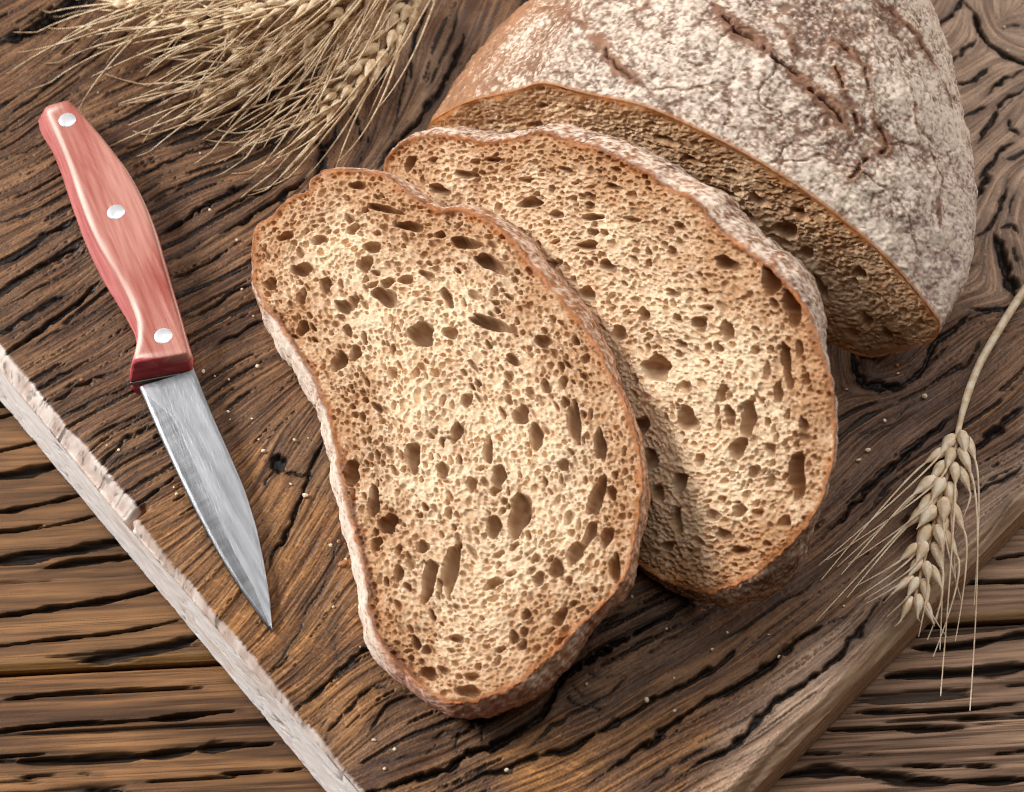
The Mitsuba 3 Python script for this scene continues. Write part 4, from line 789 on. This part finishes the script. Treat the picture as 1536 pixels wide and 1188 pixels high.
def ear(path, nsp, label, mat, seed, group=None, awn_dirs=None, klen=.0092, kw=.0038, awn=(.045, .075), aw_spread=20, stem=None, sink=ZB + .0007, flip=1, awn_r=.00028, bias=0):
    """an ear of wheat along path (n,3), base to tip"""
    r = np.random.default_rng(seed); key = num('wheat_ear')
    P = spline(path, .0008); L = len(P); tg = np.gradient(P, axis=0); tg /= np.linalg.norm(tg, axis=1, keepdims=True)
    axis_ = P if stem is None else np.vstack([spline(stem, .001), P])
    srad = np.full(len(axis_), .0007) if stem is None else np.interp(np.arange(len(axis_)), [0, len(axis_) - L - 8, len(axis_) - L + 6, len(axis_)], [.0016, .00135, .0008, .0005])
    v, f = tubes([axis_], [srad], 10); scene[key + '__stem'] = mikit.ply((v, f), mat, True)
    ka = 0
    for i in range(nsp):
        s = (i + .3) / nsp; j = min(L - 2, int(s * (L - 1))); p, d = P[j], tg[j]; sz = (.85 + .25 * math.sin(math.pi * min(1, s + .15))) * r.uniform(.92, 1.08)
        sd = np.cross(d, [0, 0, 1]); sd /= np.linalg.norm(sd); upv = np.cross(sd, d)
        sign = (1 if i % 2 else -1)
        for c, (so, uo, ang) in enumerate(((sign * .0026, .0008, sign * 31), (sign * .0010, .0022, sign * 12), (-sign * .0014, .0012, -sign * 20))):
            a = math.radians(ang + r.uniform(-10, 10)); e = math.radians(r.uniform(2, 14))
            dirn = d * math.cos(a) + sd * math.sin(a); dirn = dirn * math.cos(e) + upv * math.sin(e) * (.8 if c == 1 else .4)
            b = p + sd * so * sz + upv * uo * sz + d * r.uniform(-.001, .001); tip = b + dirn * klen * sz * (.9 if c == 1 else 1)
            b[2], tip[2] = max(b[2], sink + .0016), max(tip[2], sink + .001)
            kv, kf = husk(b, tip, kw * sz * r.uniform(.9, 1.1), sd, upv)
            kv[:, 2] = np.maximum(kv[:, 2], sink)
            scene[num(key + '__kernel')] = mikit.ply((kv, kf), mat, True)
            if c == 1 and r.random() < .25: continue
            # the awn grows out of the husk's tip
            if awn_dirs is not None:
                tgt = awn_dirs(i, c, s, r)
                if tgt is None: continue
                end = tgt; m = np.linspace(0, 1, 16)[:, None]; ctl = tip + dirn * np.linalg.norm(end - tip) * .16
                A = (1 - m) ** 2 * tip + 2 * m * (1 - m) * ctl + m * m * end
            else:
                al = r.uniform(*awn) * (1.1 - .35 * s); a2 = math.radians(ang * .55 + bias + r.normal(0, aw_spread)); dd = d * math.cos(a2) + sd * math.sin(a2) * flip + upv * r.uniform(-.05, .22); dd /= np.linalg.norm(dd)
                m = np.linspace(0, 1, 16)[:, None]; cv = sd * r.normal(0, .10) * al
                A = tip + dirn * (m * (1 - m)) * al * .5 + dd * al * m + cv * m * m - np.array([0, 0, .22]) * al * m * m
            A = A - dirn * .0012 * (1 - m)
            A[:, 2] = np.maximum(A[:, 2], sink + .0002)
            v, f = tubes([A], [awn_r * (1.15 - .8 * m[:, 0])], 5); scene[num(key + '__awn')] = mikit.ply((v, f), mat, True); ka += 1
    tag(key, label, 'wheat ear', group)
    return key
# single ear on the right of the board
Zr = ZB + .0035
EAR = np.array([at(1437, 648, Zr), at(1428, 690, Zr + .001), at(1412, 740, Zr + .0015), at(1398, 795, Zr + .0015), at(1385, 845, Zr + .0015), at(1374, 890, Zr + .001), at(1368, 915, Zr)])
STEM = np.array([at(1610, 340, ZB + .012), at(1570, 390, ZB + .009), at(1530, 445, ZB + .007), at(1500, 492, ZB + .006), at(1470, 545, ZB + .005), at(1452, 590, ZB + .0045), at(1442, 625, ZB + .004)])
ENDS_L = [(1228,848),(1231,871),(1240,840),(1256,850),(1262,862),(1272,846),(1224,932),(1271,896),(1285,897),(1283,880),(1297,899),(1300,905),(1325,905),(1330,925),(1342,940),(1350,962),(1356,970)]
ENDS_R = [(1461,908),(1447,720),(1455,1066),(1433,800),(1411,1044),(1434,880),(1433,962),(1443,905),(1410,975),(1400,985),(1404,935),(1391,960),(1378,955),(1420,955),(1396,930),(1383,935)]
cnt = {'l': 0, 'r': 0}
def right_awns(i, c, s, r):
    side = 'l' if ((i % 2 == 1) == (c != 2)) else 'r'; lst = ENDS_L if side == 'l' else ENDS_R
    k = cnt[side]; cnt[side] += 1
    if k >= len(lst): return None
    x, y = lst[k]; off = max(0, (y - 930) / 40) if side == 'r' else 0
    return at(x, y, ZB + .0025 + .0015 * r.random())
ear(EAR, 11, 'single pale wheat ear with a long curved stem lying right of the slices', 'mat_straw', 5, awn_dirs=right_awns, stem=STEM, klen=.0118, kw=.0040, awn_r=.00042)
# the bunch at the top left
GROUP = 'wheat ears bunched at the top left'
BUNCH = [  # base to tip in the picture, heights above the board, label
 ([(660,-70),(612,10),(575,70),(530,125),(488,165),(462,192)], (.030,.026,.022,.017,.012,.008), 'wheat ear of the bunch nearest the loaf, curving to a pale tip', 12),
 ([(560,-60),(500,40),(450,85),(400,112),(350,132),(305,148)], (.028,.022,.017,.013,.010,.007), 'lowest wheat ear of the bunch, above and right of the knife handle', 11),
 ([(560,-110),(470,-20),(400,15),(340,30),(280,36),(226,40)], (.034,.030,.026,.022,.018,.014), 'wheat ear of the bunch with a blunt tip far left', 11),
 ([(620,-100),(555,-20),(500,25),(450,55),(400,75),(350,88)], (.036,.032,.028,.024,.020,.016), 'wheat ear lying across the middle of the bunch', 11),
 ([(640,-130),(570,-60),(510,-20),(450,5),(390,22),(335,48)], (.042,.040,.036,.033,.030,.026), 'uppermost wheat ear of the bunch, cut by the top edge of the picture', 11),
 ([(480,-120),(400,-70),(340,-40),(280,-15),(220,5),(170,22)], (.030,.028,.024,.020,.016,.012), 'wheat ear of the bunch at the far left, half outside the picture', 10)]
for k, (pp, zz, lab, ns) in enumerate(BUNCH):
    pts = np.array([at(x, y, ZB + z) for (x, y), z in zip(pp, zz)])
    ear(pts, ns + 2, lab, 'mat_straw_gold', 50 + k, GROUP, awn=(.030, .060), aw_spread=9, stem=np.array([pts[0] + (pts[0] - pts[1]) * q + np.array([.06, .10, 0]) * q * .5 for q in (2.6, 1.7, .8)]), klen=.0098, kw=.0042, awn_r=.00042, bias=(16, 5, 6, 6, 8, 8)[k])

# ---------------------------------------------------------------- crumbs
flat('mat_loose_crumb', lin(226, 206, 176), .7); flat('mat_brown_crumb', lin(176, 120, 78), .7)
SPECKS = [(147,139,2.4,0),(160,668,3,0),(178,675,3.6,0),(268,690,3,0),(261,731,3.6,0),(265,741,5,0),(122,570,6,1),(305,557,5,0),(322,564,3,0),(386,549,4.5,0),(343,569,3,0),(342,617,3.4,0),(345,629,2.2,0),(378,628,3,0),(388,659,3,0),(395,676,4.5,0),(442,660,5,0),(458,743,7,0),(462,657,3,0),(496,818,5,0),(514,846,11,1),(508,812,5,1),(519,839,4,0),(500,910,3,0),(540,970,3,0),(561,1110,5,0),(592,1124,4.4,0),(577,1153,4.4,0),(760,1155,6,0),(970,1050,7,0),(1012,1066,4,0),(1000,943,4,0),(1091,949,4.6,0),(1068,974,4,0),(1168,985,4,0),(1153,952,2.6,0),(1266,909,3.6,0),(1302,675,8,0),(1346,548,5,1),(1387,594,8,0),(1327,631,4.6,0),(1288,690,6,0),(880,1026,3.4,0),(1011,1017,3,0),(300,230,3,0),(315,315,4,0),(355,360,4,0),(363,434,4.6,0),(380,474,3,0),(1270,584,3,0),(1347,560,3.4,0),(1506,40,4.6,0),(1511,76,5,0),(948,895,5,0),(436,726,3.4,0),(405,470,2.6,0),(150,900,0,0)]
for x, y, d, b in SPECKS:
    if d <= 0: continue
    r = np.random.default_rng(int(x * 7 + y)); R = d * .00021 * .62
    m = trimesh.creation.icosphere(subdivisions=2, radius=1.0); v = np.array(m.vertices); v = v * (1 + .45 * n3(v + x, .8, 3)[:, None]) * R * np.array([r.uniform(.8, 1.3), r.uniform(.7, 1.1), .75])
    a = r.uniform(0, 6.28); v[:, :2] = v[:, :2] @ np.array([[math.cos(a), -math.sin(a)], [math.sin(a), math.cos(a)]])
    v += at(x, y, ZB + R * .6) + np.array([0, 0, 0]); k = num('bread_crumb'); scene[k] = mikit.ply((v, m.faces), 'mat_brown_crumb' if b else 'mat_loose_crumb', 40)
    where = ('beside the knife handle' if y < 500 and x < 340 else 'around the knife blade' if x < 420 and y > 500 else 'between the bunch and the front slice' if x < 480 and y < 500 else
             'on the wood left of the front slice' if x < 560 and y < 1000 else 'below the left end of the front slice' if x < 640 else 'on the bare wood below the slices' if y > 880 else
             'in the top right corner of the board' if y < 120 else 'right of the second slice')
    if d >= 10: tag(k, 'largest brown bread crumb, lying against the left side of the front slice', 'bread crumb')
    else: tag(k, ('brown crust crumb ' if b else 'tiny pale bread crumb ') + where, 'bread crumb', ('brown' if b else 'pale') + ' crumbs ' + where)
